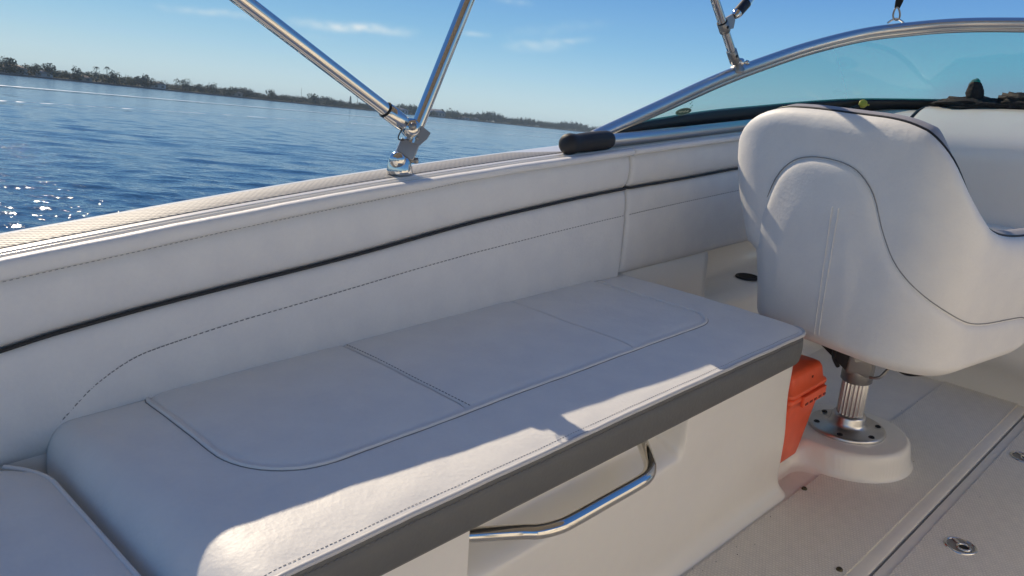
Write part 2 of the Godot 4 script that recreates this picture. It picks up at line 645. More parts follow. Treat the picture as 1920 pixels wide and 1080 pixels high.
# ------------------------------------------------------------------ far shore
func polar(az: float, d: float, y := 0.0) -> Vector3:
	return Vector3(sin(deg_to_rad(az)) * d, y, -cos(deg_to_rad(az)) * d)
const SHORE := [[-110.0, 330.0], [-90.0, 400.0], [-74.8, 520.0], [-66.3, 640.0], [-55.2, 860.0], [-46.0, 1200.0], [-38.0, 1650.0], [-25.0, 2400.0], [-5.0, 3200.0]]

func leafball(seed_: int, n: int, w: float, h: float) -> ArrayMesh:
	var r := RandomNumberGenerator.new()
	r.seed = seed_
	var st := SurfaceTool.new()
	st.begin(Mesh.PRIMITIVE_TRIANGLES)
	st.set_smooth_group(-1)
	var lobes := []
	for k in 6:
		var an := r.randf() * TAU
		var d := r.randf_range(0.0, 0.62) * w
		lobes.append([Vector3(cos(an) * d, h * r.randf_range(0.28, 0.8), sin(an) * d), r.randf_range(0.22, 0.42) * min(w, h) * 1.1])
	for k in n:
		var lb = lobes[r.randi() % 6]
		var dir := Vector3(r.randfn(), r.randfn() * 0.8, r.randfn()).normalized()
		var p: Vector3 = lb[0] + dir * lb[1] * r.randf_range(0.6, 1.08)
		var s := r.randf_range(0.10, 0.2) * w * 0.5
		var t := Vector3(r.randfn(), r.randfn(), r.randfn()).normalized()
		var u := t.cross(Vector3(r.randfn(), r.randfn(), r.randfn())).normalized()
		for v in [p + t * s, p - t * s * 0.6 + u * s * 0.7, p - t * s * 0.6 - u * s * 0.7]: st.add_vertex(v)
	st.generate_normals()
	return st.commit()

func shore() -> void:
	org = Vector3.ZERO
	var P := PackedVector3Array()
	var n := 90
	for i in n:
		var az: float = lerp(-110.0, -5.0, float(i) / (n - 1))
		var d := table(SHORE, az)
		for q in [[0.0, -0.5], [0.0, 0.75], [2.0, 0.8], [30.0, 1.3], [160.0, 2.5]]: P.append(polar(az, d + q[0], q[1]))
	var land := MeshInstance3D.new()
	land.name = "shoreline"
	land.mesh = gm(P, n, 5)
	land.material_override = M.shore_soil
	tag(land, "low dark bank of the far shore", "", "", "structure")
	add_child(land)
	P = PackedVector3Array()
	for i in n:
		var az: float = lerp(-110.0, -5.0, float(i) / (n - 1))
		var d := table(SHORE, az)
		for q in [[-0.8, -0.5], [-0.8, 0.9], [0.3, 0.95], [0.3, 0.2]]: P.append(polar(az, d + q[0], q[1]))
	part("seawall", gm(P, n, 4), M.seawall_stone, land)
	# the wood as one mass
	var balls := []
	for k in 5: balls.append(leafball(100 + k, 300, 4.2 + 0.5 * k, 7.0))
	var sets := [[], [], [], [], []]
	var az := -104.0
	while az < -8.0:
		var d := table(SHORE, az)
		for row in 5:
			var k := rng.randi() % 5
			var dist := d + 6.0 + row * 9.0 + rng.randf_range(-4, 6)
			var hs := rng.randf_range(0.75, 1.2) * (1.0 + 0.28 * sin(az * 1.7) * sin(az * 0.61 + 1.0))
			hs *= 0.72 + 0.85 * smoothstep(-60.0, -40.0, az)
			var b := Basis(Vector3.UP, rng.randf() * TAU).scaled(Vector3(rng.randf_range(1.0, 1.7), hs * 1.12, rng.randf_range(1.0, 1.7)))
			sets[k].append(Transform3D(b, polar(az + rng.randf_range(-0.2, 0.2), dist, 0.7)))
		az += rad_to_deg(4.2 / d)
	var wood := Node3D.new()
	wood.name = "far_wood"
	add_child(wood)
	tag(wood, "continuous belt of dark green trees along the far shore", "trees", "", "stuff")
	for k in 5:
		var mm := MultiMesh.new()
		mm.transform_format = MultiMesh.TRANSFORM_3D
		mm.mesh = balls[k]
		mm.instance_count = sets[k].size()
		for i in sets[k].size(): mm.set_instance_transform(i, sets[k][i])
		var mi := MultiMeshInstance3D.new()
		mi.name = "tree_belt"
		mi.multimesh = mm
		mi.material_override = [M.leaf_a, M.leaf_b, M.leaf_c, M.leaf_a, M.leaf_b][k]
		mi.set_meta("kind", "stuff")
		wood.add_child(mi, true)
	# single crowns that stand above the belt
	var spots := [[-74.3, 9.5], [-72.2, 8.6], [-70.9, 8.0], [-68.9, 8.8], [-67.2, 9.6], [-65.0, 9.2], [-63.4, 9.8], [-61.2, 10.2], [-59.7, 10.0], [-57.0, 10.5], [-52.0, 10.0], [-48.6, 11.0]]
	for i in spots.size():
		var s = spots[i]
		var t := Node3D.new()
		t.name = numbered("broadleaf_tree")
		add_child(t)
		t.position = polar(s[0], table(SHORE, s[0]) + 5.0, 0.6)
		tag(t, "broad dark crown rising above the tree belt of the far shore", "tree", "tall trees on the far shore")
		var k: float = s[1] / 7.0
		org = Vector3.ZERO
		part("trunk", tube([Vector3(0, 0, 0), Vector3(0.2, s[1] * 0.3, 0), Vector3(0.1, s[1] * 0.62, 0.2)], [0.4, 0.3, 0.12], 7), M.bark, t)
		var c := part("crown", leafball(200 + i, 420, 5.5, 6.6), [M.leaf_a, M.leaf_c, M.leaf_b][i % 3], t)
		c.scale = Vector3(k * 0.95, k, k * 0.95)
	# palms
	var palms := [[-69.86, 9.4, "shorter feathery palm beside a taller one above the far trees"], [-69.28, 10.4, "taller of two feathery palms above the far trees"], [-54.2, 13.0, "lone palm in the gap of the far trees near the steel frame"], [-48.06, 13.0, "palm with a drooping head beside the large far house"], [-45.28, 13.5, "palm standing alone over the low far wood"], [-53.0, 12.0, "slender palm leaning among the far trees"]]
	for i in palms.size():
		var s = palms[i]
		var t := Node3D.new()
		t.name = numbered("palm_tree")
		add_child(t)
		t.position = polar(s[0], table(SHORE, s[0]) + 4.0, 0.6)
		tag(t, s[2], "palm tree", "palms on the far shore")
		var h: float = s[1]
		part("trunk", tube([Vector3(0, 0, 0), Vector3(0.15, h * 0.5, 0), Vector3(0.35, h, 0.1)], [0.3, 0.22, 0.18], 7), M.bark, t)
		var st := SurfaceTool.new()
		st.begin(Mesh.PRIMITIVE_TRIANGLES)
		for k in 16:
			var an := TAU * k / 16.0 + rng.randf() * 0.3
			var dir := Vector3(cos(an), 0, sin(an))
			var lift := rng.randf_range(-0.3, 0.9)
			var prev := Vector3(0.35, h, 0.1)
			var side := Vector3(-sin(an), 0, cos(an))
			for q in 4:
				var u := (q + 1) / 4.0
				var nx := Vector3(0.35, h, 0.1) + dir * 2.3 * u + Vector3.UP * (lift * u * 1.6 - 1.9 * u * u)
				var wd := 0.34 * (1.0 - u * 0.7)
				for v in [prev + side * wd, nx + side * wd * 0.7 - Vector3.UP * 0.15, nx - side * wd * 0.7 - Vector3.UP * 0.15, prev + side * wd, nx - side * wd * 0.7 - Vector3.UP * 0.15, prev - side * wd]: st.add_vertex(v)
				prev = nx
		st.generate_normals()
		part("crown", st.commit(), M.leaf_c, t)
	# houses
	var homes := [[-74.2, 14.0, 5.0, "house_white", "roof_tile", "pale house with a long low roof among the tallest far trees"], [-72.6, 9.0, 4.0, "house_white", "roof_grey", "small white house half hidden in the far trees"], [-70.7, 12.0, 3.4, "house_cream", "roof_tile", "cream house low under the two palms"], [-66.7, 16.0, 4.6, "house_white", "roof_grey", "white waterside house in a gap of the far trees"], [-62.0, 14.0, 4.4, "house_cream", "roof_tile", "cream house at the water's edge below the far trees"], [-49.1, 28.0, 9.5, "house_cream", "roof_grey", "large far house with a grey hip roof beside the steel frame"], [-47.3, 22.0, 4.4, "house_white", "roof_tile", "low white house by the drooping palm"], [-46.5, 18.0, 4.6, "house_cream", "roof_tile", "orange roofed house on the low far shore"], [-51.5, 24.0, 6.0, "house_white", "roof_grey", "white two storey house left of the large far house"]]
	for s in homes:
		var t := Node3D.new()
		t.name = numbered("far_house")
		add_child(t)
		t.position = polar(s[0], table(SHORE, s[0]) + 7.5, 0.7)
		t.rotation.y = deg_to_rad(-s[0]) + rng.randf_range(-0.2, 0.2)
		tag(t, s[5], "house", "houses on the far shore")
		org = Vector3.ZERO
		var w: float = s[1]
		var h: float = s[2] * 0.62
		part("wall", rbox(Vector3(w, h, 7.0), T(0, h * 0.5, -3.5), 0.05), M[s[3]], t)
		var rh: float = s[2] * 0.38
		var R := PackedVector3Array()
		for q in [[1.06, 0.0], [1.06, 0.12], [0.45, rh], [0.0, rh]]:
			for c in [[-1, 1], [1, 1], [1, -1], [-1, -1]]: R.append(Vector3(c[0] * w * 0.5 * q[0], h + q[1], -3.5 + c[1] * 3.9 * (q[0] if q[0] > 0.9 else q[0] * 0.1)))
		part("roof", gm(R, 4, 4, false, true), M[s[4]], t)
		var nw := int(w / 4.0)
		for k in nw:
			part("window", rbox(Vector3(1.7, h * 0.45, 0.12), T((k + 0.5) * w / nw - w * 0.5, h * 0.52, 0.03), 0.02), M.pane_dark, t)
	var mast := Node3D.new()
	mast.name = "radio_mast"
	add_child(mast)
	mast.position = polar(-57.8, 880.0, 0.6)
	tag(mast, "thin radio mast above the far trees", "mast")
	part("pole", tube([Vector3.ZERO, Vector3(0, 8, 0), Vector3(0, 15.5, 0)], [0.22, 0.16, 0.1], 6), M.bark, mast)
	part("crossbar", tube([Vector3(-0.8, 13.0, 0), Vector3(0.8, 13.0, 0)], 0.1, 6), M.bark, mast)
	var con := Node3D.new()
	con.name = "conifer_tree"
	add_child(con)
	con.position = polar(-54.65, 885.0, 0.6)
	tag(con, "narrow pointed conifer above the far trees", "tree")
	part("trunk", tube([Vector3.ZERO, Vector3(0, 6, 0)], 0.25, 6), M.bark, con)
	var cst := SurfaceTool.new()
	cst.begin(Mesh.PRIMITIVE_TRIANGLES)
	cst.set_smooth_group(-1)
	for k in 260:
		var y := rng.randf()
		var an := rng.randf() * TAU
		var rr := (1.0 - y) * 1.6 + 0.1
		var p := Vector3(cos(an) * rr, 2.0 + y * 10.0, sin(an) * rr)
		for v in [p + Vector3(0, 0.5, 0), p + Vector3(cos(an) * 0.5, -0.3, sin(an) * 0.5) + Vector3(-sin(an), 0, cos(an)) * 0.3, p + Vector3(cos(an) * 0.5, -0.3, sin(an) * 0.5) - Vector3(-sin(an), 0, cos(an)) * 0.3]: cst.add_vertex(v)
	cst.generate_normals()
	part("crown", cst.commit(), M.leaf_c, con)

# ------------------------------------------------------------------ hull
func strip(prof: Callable, z0: float, z1: float, n: int) -> ArrayMesh:
	var P := PackedVector3Array()
	var k := 0
	for i in n:
		var z: float = lerp(z0, z1, float(i) / (n - 1))
		var l: Array = prof.call(z)
		k = l.size()
		for q in l: P.append(Vector3(q[0], q[1], z))
	return gm(P, n, k)

func hull() -> void:
	var t := thing("boat_hull", "white fibreglass motorboat hull with ribbed gunwale along the water", "boat", Vector3(0, -0.75, -1.0))
	part("gunwale", strip(func(z): 
		var y := yT(z)
		return [[-1.462, y - 0.11], [-1.461, y - 0.05], [-1.458, y - 0.025], [-1.452, y - 0.010], [-1.444, y - 0.003], [-1.435, y + 0.001], [-1.424, y + 0.0025], [-1.38, y + 0.003], [-1.334, y + 0.003], [-1.3265, y + 0.003], [-1.3245, y + 0.0025], [-1.3235, y + 0.001], [-1.323, y - 0.003], [-1.323, y - 0.016], [-1.3185, y - 0.016], [-1.3185, y - 0.002], [-1.318, y + 0.001], [-1.317, y + 0.0018], [-1.3145, y + 0.0018], [-1.3135, y + 0.001], [-1.313, y - 0.002], [-1.313, y - 0.018], [-1.3095, y - 0.018], [-1.309, y - 0.05]], 1.9, -4.0, 160), M.gelcoat, t)
	# ribbed tread, cut to a point at its forward end
	part("nonskid_tread", strip(func(z):
		var y := yT(z)
		var e: float = clamp((z + 1.60) / 0.13, 0.0, 1.0)
		var xo: float = lerp(-1.352, -1.415, e)
		return [[xo - 0.0004, y - 0.004], [xo, y + 0.0035], [xo + 0.0015, y + 0.0042], [lerp(xo, -1.341, 0.5), y + 0.0045], [-1.3425, y + 0.0044], [-1.3412, y + 0.0038], [-1.341, y - 0.004]], 1.9, -1.60, 120), M.nonskid_rib, t)
	part("rub_rail", strip(func(z):
		var y := yT(z)
		return [[-1.460, y - 0.09], [-1.480, y - 0.095], [-1.487, y - 0.115], [-1.480, y - 0.135], [-1.457, y - 0.14]], 1.9, -4.0, 60), M.piping_light, t)
	part("hull_side", strip(func(z):
		var y := yT(z)
		return [[-1.460, y - 0.10], [-1.45, y - 0.35], [-1.42, y - 0.75], [-1.34, -0.35], [-1.0, -0.62], [0.0, -0.75], [1.0, -0.62], [1.34, -0.35], [1.42, y - 0.75], [1.45, y - 0.35], [1.46, y - 0.10], [1.45, y - 0.01], [1.43, y + 0.002], [1.33, y + 0.014], [1.30, y - 0.01], [1.30, 0.30], [1.28, 0.0], [1.275, -0.05]], 1.9, -4.0, 60), M.gelcoat, t, "white hull bottom and the starboard side of the cockpit")
	part("transom", plate(PackedVector2Array([Vector2(-1.45, 0.5), Vector2(-1.34, -0.35), Vector2(-1.0, -0.62), Vector2(0, -0.75), Vector2(1.0, -0.62), Vector2(1.34, -0.35), Vector2(1.45, 0.5)]), 0.05, T(0, 0, 1.9)), M.gelcoat, t)
	# inner liner below the bolsters, with a storage pocket ahead of the bench
	var P := PackedVector3Array()
	var zs := [1.9, 0.0, -1.7, -2.27, -2.305, -2.325, -2.345, -2.37, -2.40, -2.6, -3.05]
	for z in zs:
		var k: float = smoothstep(-2.30, -2.37, z)
		for q in [[-1.325, 0.47, 0.0], [-1.312, 0.452, 0.0], [-1.304, 0.44, -0.11], [-1.302, 0.36, -0.13], [-1.300, 0.315, -0.13], [-1.298, 0.300, -0.11], [-1.296, 0.296, -0.02], [-1.294, 0.285, 0.02], [-1.29, 0.26, 0.03], [-1.27, 0.05, 0.03], [-1.25, 0.012, 0.03], [-1.21, 0.002, 0.03], [-1.1, -0.02, 0.03]]:
			P.append(Vector3(q[0] + q[2] * k, q[1], z))
	part("inner_liner", gm(P, zs.size(), 13), M.gelcoat, t)
	var cup := part("cup_ring", lathe([Vector2(0.026, -0.03), Vector2(0.030, 0.0), Vector2(0.034, 0.005), Vector2(0.040, 0.004), Vector2(0.042, -0.002)], Vector3(-1.345, 0.300, -2.665), Vector3.UP, 28), M.rubber, t)
	part("cup_well", lathe([Vector2(0.0, 0.001), Vector2(0.030, 0.002)], Vector3(-1.345, 0.300, -2.665), Vector3.UP, 24), M.gap_black, cup)
	# forward deck outside the windshield
	part("foredeck", strip(func(z):
		var e: float = clamp((-3.0 - z) / 4.0, 0.0, 1.0)
		var w: float = 1.455 * sqrt(max(0.0, 1.0 - pow(e, 2.2)))
		var y: float = yT(max(z, -4.2)) + 0.04 * e
		return [[-w, y - 0.5], [-w, y - 0.03], [-w * 0.98, y], [-w * 0.5, y + 0.06], [0, y + 0.08], [w * 0.5, y + 0.06], [w * 0.98, y], [w, y - 0.03], [w, y - 0.5]], -3.55, -6.99, 40), M.gelcoat, t)

# ------------------------------------------------------------------ floor
func floor_and_hatch() -> void:
	org = Vector3.ZERO
	var f := Node3D.new()
	f.name = "cockpit_floor"
	add_child(f)
	f.transform = BOAT
	tag(f, "beige fibreglass cockpit floor with dotted tread", "", "", "structure")
	var P := PackedVector3Array()
	for z in [1.85, -3.185]:
		for q in [[-1.35, -0.0], [-0.500, 0.0], [-0.492, 0.0008], [-0.473, 0.0008], [-0.4705, -0.0012], [-0.470, -0.03], [-0.470, -0.045], [-0.452, -0.045]]: P.append(Vector3(q[0], q[1], z))
	part("floor_sheet", gm(P, 2, 8), M.gelcoat_floor, f)
	part("gutter", rbox(Vector3(0.03, 0.01, 5.0), T(-0.462, -0.036, -0.68), 0.002), M.gap_black, f)
	part("nonskid_panel", plate(round_poly(-0.735, -3.12, -0.503, 1.8, 0.04), 0.004, Transform3D(Basis(Vector3.RIGHT, Vector3.BACK, Vector3.DOWN), Vector3(0, 0.0025, 0))), M.nonskid_floor, f)
	for s in [[-0.729, -1.935], [-0.519, -1.664], [-0.545, -3.06]]:
		var b := part("screw", lathe([Vector2(0.0, 0.0040), Vector2(0.0045, 0.0055), Vector2(0.007, 0.003), Vector2(0.0075, 0.0)], Vector3(s[0], 0.0046, s[1]), Vector3.UP, 14), M.screw, f)
		part("screw_slot", rbox(Vector3(0.007, 0.0006, 0.0014), T(s[0], 0.0098, s[1], Basis(Vector3.UP, 0.6)), 0.0002), M.gap_black, b)
	# step to the forward cockpit
	var Q := PackedVector3Array()
	for x in [-1.30, -0.05]:
		for q in [[-0.05, -3.186], [0.0, -3.189], [0.004, -3.196], [0.060, -3.205], [0.068, -3.215], [0.070, -3.23], [0.070, -4.0]]: Q.append(Vector3(x, q[0], q[1]))
	part("forward_step", gm(Q, 2, 7), M.gelcoat, f)
	part("step_gasket", tube([Vector3(-1.3, 0.002, -3.184), Vector3(-0.46, 0.002, -3.184)], 0.004, 8), M.gap_black, f)
	# moulded plinth under the seat pedestal, running back to the bench
	var n := 170
	P = PackedVector3Array()
	for i in n:
		for j in n:
			var x: float = lerp(-1.29, -0.50, float(i) / (n - 1))
			var z: float = lerp(-2.56, -1.80, float(j) / (n - 1))
			var d1 := Vector2(x + 0.757, z + 2.234).length() - 0.170
			var bx: float = max(abs(x + 1.08) - 0.26, abs(z + 2.12) - 0.22)
			var h: float = clamp(0.5 + 0.5 * (bx - d1) / 0.07, 0.0, 1.0)
			var sd: float = lerp(bx, d1, h) - 0.07 * h * (1.0 - h)
			# wall with a rounded brow and a coved foot
			var y: float
			var hgt: float = lerp(0.030, 0.074, smoothstep(0.055, -0.012, d1))
			if sd < -0.014: y = 1.0
			elif sd < 0.0: y = 1.0 - 0.19 + 0.19 * sqrt(max(0.0, 1.0 - pow((sd + 0.014) / 0.014, 2.0)))
			elif sd < 0.008: y = lerp(0.81, 0.20, sd / 0.008)
			elif sd < 0.030: y = 0.20 * pow(1.0 - (sd - 0.008) / 0.022, 2.2)
			else: y = -0.05
			y *= hgt
			P.append(Vector3(x, y - 0.0005, z))
	part("seat_plinth", gm(P, n, n), M.gelcoat, f)
	# starboard half of the floor
	part("floor_sheet", rbox(Vector3(0.83, 0.03, 5.0), T(0.882, -0.0145, -0.68), 0.004), M.gelcoat_floor, f)
	# bits of grit
	var st := SurfaceTool.new()
	st.begin(Mesh.PRIMITIVE_TRIANGLES)
	st.set_smooth_group(-1)
	for k in 60:
		var p := Vector3(rng.randf_range(-0.78, 0.0), 0.0055, rng.randf_range(-2.9, -1.3))
		if k < 26: p.x = rng.randf_range(-0.745, -0.69)
		var s := rng.randf_range(0.0006, 0.0016)
		if p.x > -0.52 and p.x < -0.45: continue
		for v in [Vector3(1, 0, 0), Vector3(-0.5, 0, 0.9), Vector3(0, 1.3, 0), Vector3(-0.5, 0, 0.9), Vector3(-0.5, 0, -0.9), Vector3(0, 1.3, 0), Vector3(-0.5, 0, -0.9), Vector3(1, 0, 0), Vector3(0, 1.3, 0)]: st.add_vertex(p + v * s)
	st.generate_normals()
	var gp := part("grit", st.commit(), M.grit, f)
	gp.set_meta("kind", "stuff")
	# hatch lid
	var h := thing("floor_hatch", "long beige floor hatch lid with flush ring latches beside the black gap", "hatch", Vector3(-0.1, -0.03, -1.5))
	part("lid", rbox(Vector3(0.925, 0.03, 5.0), T(-0.0005, -0.0145, -0.68), 0.002), M.gelcoat_floor, h)
	part("nonskid_panel", plate(round_poly(-0.437, -3.12, 0.44, 1.7, 0.05), 0.004, Transform3D(Basis(Vector3.RIGHT, Vector3.BACK, Vector3.DOWN), Vector3(0, 0.0022, 0))), M.nonskid_floor, h)
	for c in [Vector3(-0.365, 0.0045, -1.98), Vector3(-0.385, 0.0045, -2.62)]:
		var l := part("latch", lathe([Vector2(0.036, -0.002), Vector2(0.0355, 0.002), Vector2(0.033, 0.0032), Vector2(0.030, 0.0025), Vector2(0.0285, -0.001)], c, Vector3.UP, 36), M.stainless, h)
		part("cup", lathe([Vector2(0.0, 0.0012), Vector2(0.029, 0.0014)], c, Vector3.UP, 30), M.cast_metal, l)
		var ring := []
		for k in 24:
			var an := TAU * k / 24
			ring.append(c + Vector3(cos(an) * 0.014 + 0.008, 0.0030, sin(an) * 0.014 + 0.006))
		part("ring_pull", tube(ring, 0.0032, 8, true), M.stainless, l)
		part("finger_hole", lathe([Vector2(0.0, 0.0021), Vector2(0.0105, 0.0021)], c + Vector3(0.008, 0, 0.006), Vector3.UP, 20), M.gap_black, l)
		part("tongue", rbox(Vector3(0.024, 0.003, 0.008), T(c.x - 0.012, c.y + 0.0032, c.z - 0.009, Basis(Vector3.UP, -0.65)), 0.001), M.stainless, l)

# ------------------------------------------------------------------ padded side panels
func bolster(z0: float, z1: float, label: String, called: String) -> void:
	var t := thing(called, label, "upholstery", Vector3(-1.31, 0.44, (z0 + z1) * 0.5), "padded side panels")
	var n := 150
	var zs := []
	for i in n:
		var u := float(i) / (n - 1)
		zs.append(lerp(z0, z1, u))
	# extra rows at both ends for the turned-in edge
	var ends := [0.0, 0.0012, 0.003, 0.006, 0.010, 0.016]
	var rows := []
	for e in ends: rows.append(z0 - e)
	for z in zs:
		if z < z0 - 0.02 and z > z1 + 0.02: rows.append(z)
	var tail := ends.duplicate()
	tail.reverse()
	for e in tail: rows.append(z1 + e)
	var turn := func(z: float) -> float:
		var d: float = min(z0 - z, z - z1)
		if d >= 0.016: return 0.0
		var q := 1.0 - d / 0.016
		return -0.012 * (1.0 - sqrt(max(0.0, 1.0 - q * q)))
	var wob := FastNoiseLite.new()
	wob.seed = 9
	wob.frequency = 3.0
	var A := PackedVector3Array()
	var B := PackedVector3Array()
	var C := PackedVector3Array()
	var na := 0
	var nb := 0
	var nc := 0
	for z in rows:
		var y := yT(z)
		var o: float = turn.call(z)
		var w := wob.get_noise_1d(z * 1.3) * 0.0012
		var se := yE(z)
		var ry: float = max((y - se) * 0.5 + 0.003, 0.009)
		var cy: float = y + 0.002 - ry
		var a := [[-1.3085, y - 0.04], [-1.3085, cy]]
		for k in 18:
			var an := deg_to_rad(lerp(172.0, -62.0, k / 17.0))
			a.append([-1.2945 + signf(cos(an)) * pow(absf(cos(an)), 0.75) * 0.0140, cy + signf(sin(an)) * pow(absf(sin(an)), 0.75) * ry + w])
		a.append([-1.3035, se - 0.0005])
		a.append([-1.318, se - 0.004])
		na = a.size()
		for q in a: A.append(Vector3(q[0] + o, q[1] + o * 0.4, z))
		# upper panel
		var y1 := se - 0.0022
		var y2 := yS(z) + 0.0018
		nb = 16
		B.append(Vector3(-1.325 + o, y1, z))
		for k in 14:
			var u := k / 13.0
			var edge: float = min(u, 1.0 - u) * (y1 - y2)
			var bul := 0.011 * (1.0 - exp(-edge / 0.012)) + 0.004 * sin(PI * u)
			bul -= 0.0012 * exp(-pow((u * (y1 - y2) - 0.009) / 0.003, 2.0))
			B.append(Vector3(-1.3085 + bul + w + o, lerp(y1, y2, u), z))
		B.append(Vector3(-1.325 + o, y2, z))
		# lower panel
		var y3 := yS(z) - 0.0018
		var y4 := 0.40 if z > -1.82 else 0.457
		var qy := yQ(z) if z < -0.375 else -1.0
		nc = 34
		C.append(Vector3(-1.325 + o, y3, z))
		for k in 32:
			var u := k / 31.0
			var yy: float = lerp(y3, y4, u)
			var edge: float = min(u, 1.0 - u) * (y3 - y4)
			var bul := 0.010 * (1.0 - exp(-edge / 0.010)) + 0.006 * sin(PI * u)
			if qy > 0.0: bul -= 0.0028 * exp(-pow((yy - qy) / 0.005, 2.0))
			C.append(Vector3(-1.308 + bul + w + o, yy, z))
		C.append(Vector3(-1.325 + o, y4, z))
	part("top_roll", gm(A, rows.size(), na), M.vinyl, t)
	part("upper_panel", gm(B, rows.size(), nb), M.vinyl, t)
	part("lower_panel", gm(C, rows.size(), nc), M.vinyl, t)
	var pp := []
	for z in rows: pp.append(Vector3(-1.3005 + float(turn.call(z)), yS(z), z))
	part("piping", tube(pp, 0.0034, 10), M.piping_dark, t, "dark grey piping along the panel")
	var s1 := []
	var s2 := []
	var k2: int = int((z0 - z1) / 0.0022)
	for k in k2:
		var z: float = lerp(z0 - 0.01, z1 + 0.01, float(k) / k2)
		s1.append(Vector3(-1.3085 + 0.011 * (1.0 - exp(-0.009 / 0.012)) + 0.0012 + wob.get_noise_1d(z * 1.3) * 0.0012, yE(z) - 0.0085, z))
		if z < -0.376:
			var hi := yS(z) - 0.0018
			var lo := 0.40 if z > -1.82 else 0.457
			var us: float = (hi - yQ(z)) / (hi - lo)
			s2.append(Vector3(-1.308 + 0.010 * (1.0 - exp(-min(us, 1.0 - us) * (hi - lo) / 0.010)) + 0.006 * sin(PI * us) - 0.0028 + 0.0017 + wob.get_noise_1d(z * 1.3) * 0.0012, yQ(z), z))
	part("stitching", stitches(s1, 0.0042, 0.003, 0.0006), M.thread_soft, t)
	if s2.size() > 2: part("stitching", stitches(dense(s2, 0.0022), 0.0048, 0.0022, 0.0010), M.thread_rim, t)

# ------------------------------------------------------------------ bench
func locker() -> void:
	var t := thing("bench_locker", "white fibreglass bench base with a steel grab rail in its recess", "bench", Vector3(-1.0, 0.0, -1.0))
	var nz := 200
	var ny := 70
	var P := PackedVector3Array()
	var zs := []
	for i in nz: zs.append(lerp(1.0, -1.848, float(i) / (nz - 1)))
	# dense rows where the recess begins and ends
	for k in 14:
		zs.append(-0.776 - 0.001 * k)
		zs.append(-1.395 + 0.004 * k)
	zs.sort()
	zs.reverse()
	for z in zs:
		for j in ny:
			var y: float = 0.376 * (1.0 - pow(float(j) / (ny - 1), 0.9))
			var x := -0.78
			# recess
			var a: float = smoothstep(-0.778, -0.784, z)
			var b: float = smoothstep(-1.392, -1.362, z)
			var yb: float = 0.262 + 0.012 * smoothstep(-1.20, -1.39, z)
			var c: float = smoothstep(yb - 0.018, yb + 0.035, y)
			x -= 0.062 * a * b * c
			# coved foot
			if y < 0.06: x += 0.026 * pow(1.0 - y / 0.06, 2.4)
			# toe that swells towards the forward end
			var toe: float = smoothstep(0.17, 0.02, y - 0.12 * smoothstep(-1.2, -1.85, z)) * smoothstep(-0.9, -1.5, z)
			x += 0.010 * toe
			P.append(Vector3(x, y, z))
	var nzz := zs.size()
	# forward corner and end
	for k in 8:
		var an := PI * 0.5 * (k + 1) / 8.0
		for j in ny:
			var y: float = 0.376 * (1.0 - pow(float(j) / (ny - 1), 0.9))
			var fl := 0.0
			if y < 0.06: fl = 0.026 * pow(1.0 - y / 0.06, 2.4)
			fl += 0.010 * smoothstep(0.17, 0.02, y - 0.12)
			P.append(Vector3(-0.80 + (0.02 + fl) * cos(an), y, -1.848 - (0.02 + fl) * sin(an)))
	for x in [-1.0, -1.31]:
		for j in ny: P.append(Vector3(x, 0.376 * (1.0 - pow(float(j) / (ny - 1), 0.9)), -1.868))
	part("body", gm(P, nzz + 10, ny), M.gelcoat, t)
	part("top_board", rbox(Vector3(0.5, 0.012, 2.8), T(-1.055, 0.368, -0.44), 0.003), M.gelcoat, t)
	# grab rail
	var y0 := 0.322
	var path := [Vector3(-0.842, y0 + 0.004, -0.735), Vector3(-0.80, y0 + 0.002, -0.80), Vector3(-0.757, y0, -0.868), Vector3(-0.738, y0, -0.893), Vector3(-0.727, y0, -0.925), Vector3(-0.724, y0, -0.96), Vector3(-0.724, y0, -1.05), Vector3(-0.724, y0, -1.14), Vector3(-0.727, y0, -1.172), Vector3(-0.738, y0 + 0.001, -1.198), Vector3(-0.757, y0 + 0.003, -1.222), Vector3(-0.80, y0 + 0.006, -1.262), Vector3(-0.838, y0 + 0.008, -1.298)]
	var h := part("grab_rail", tube(spline(path, 6), 0.0125, 18), M.stainless, t, "polished bent steel grab rail")
	part("flange", lathe([Vector2(0.0, 0.009), Vector2(0.014, 0.009), Vector2(0.020, 0.006), Vector2(0.023, 0.0), Vector2(0.023, -0.004)], Vector3(-0.8405, y0 + 0.008, -1.300), Vector3(1, 0, 0.35), 24), M.stainless, h)
	part("bolt", lathe([Vector2(0.0, 0.005), Vector2(0.005, 0.004), Vector2(0.006, 0.0)], Vector3(-0.828, y0 + 0.012, -1.282), Vector3(1, 0, 0.6), 12), M.cast_metal, h)
	part("bolt", lathe([Vector2(0.0, 0.005), Vector2(0.005, 0.004), Vector2(0.006, 0.0)], Vector3(-0.834, y0 + 0.022, -1.312), Vector3(1, 0, 0.3), 12), M.cast_metal, h)

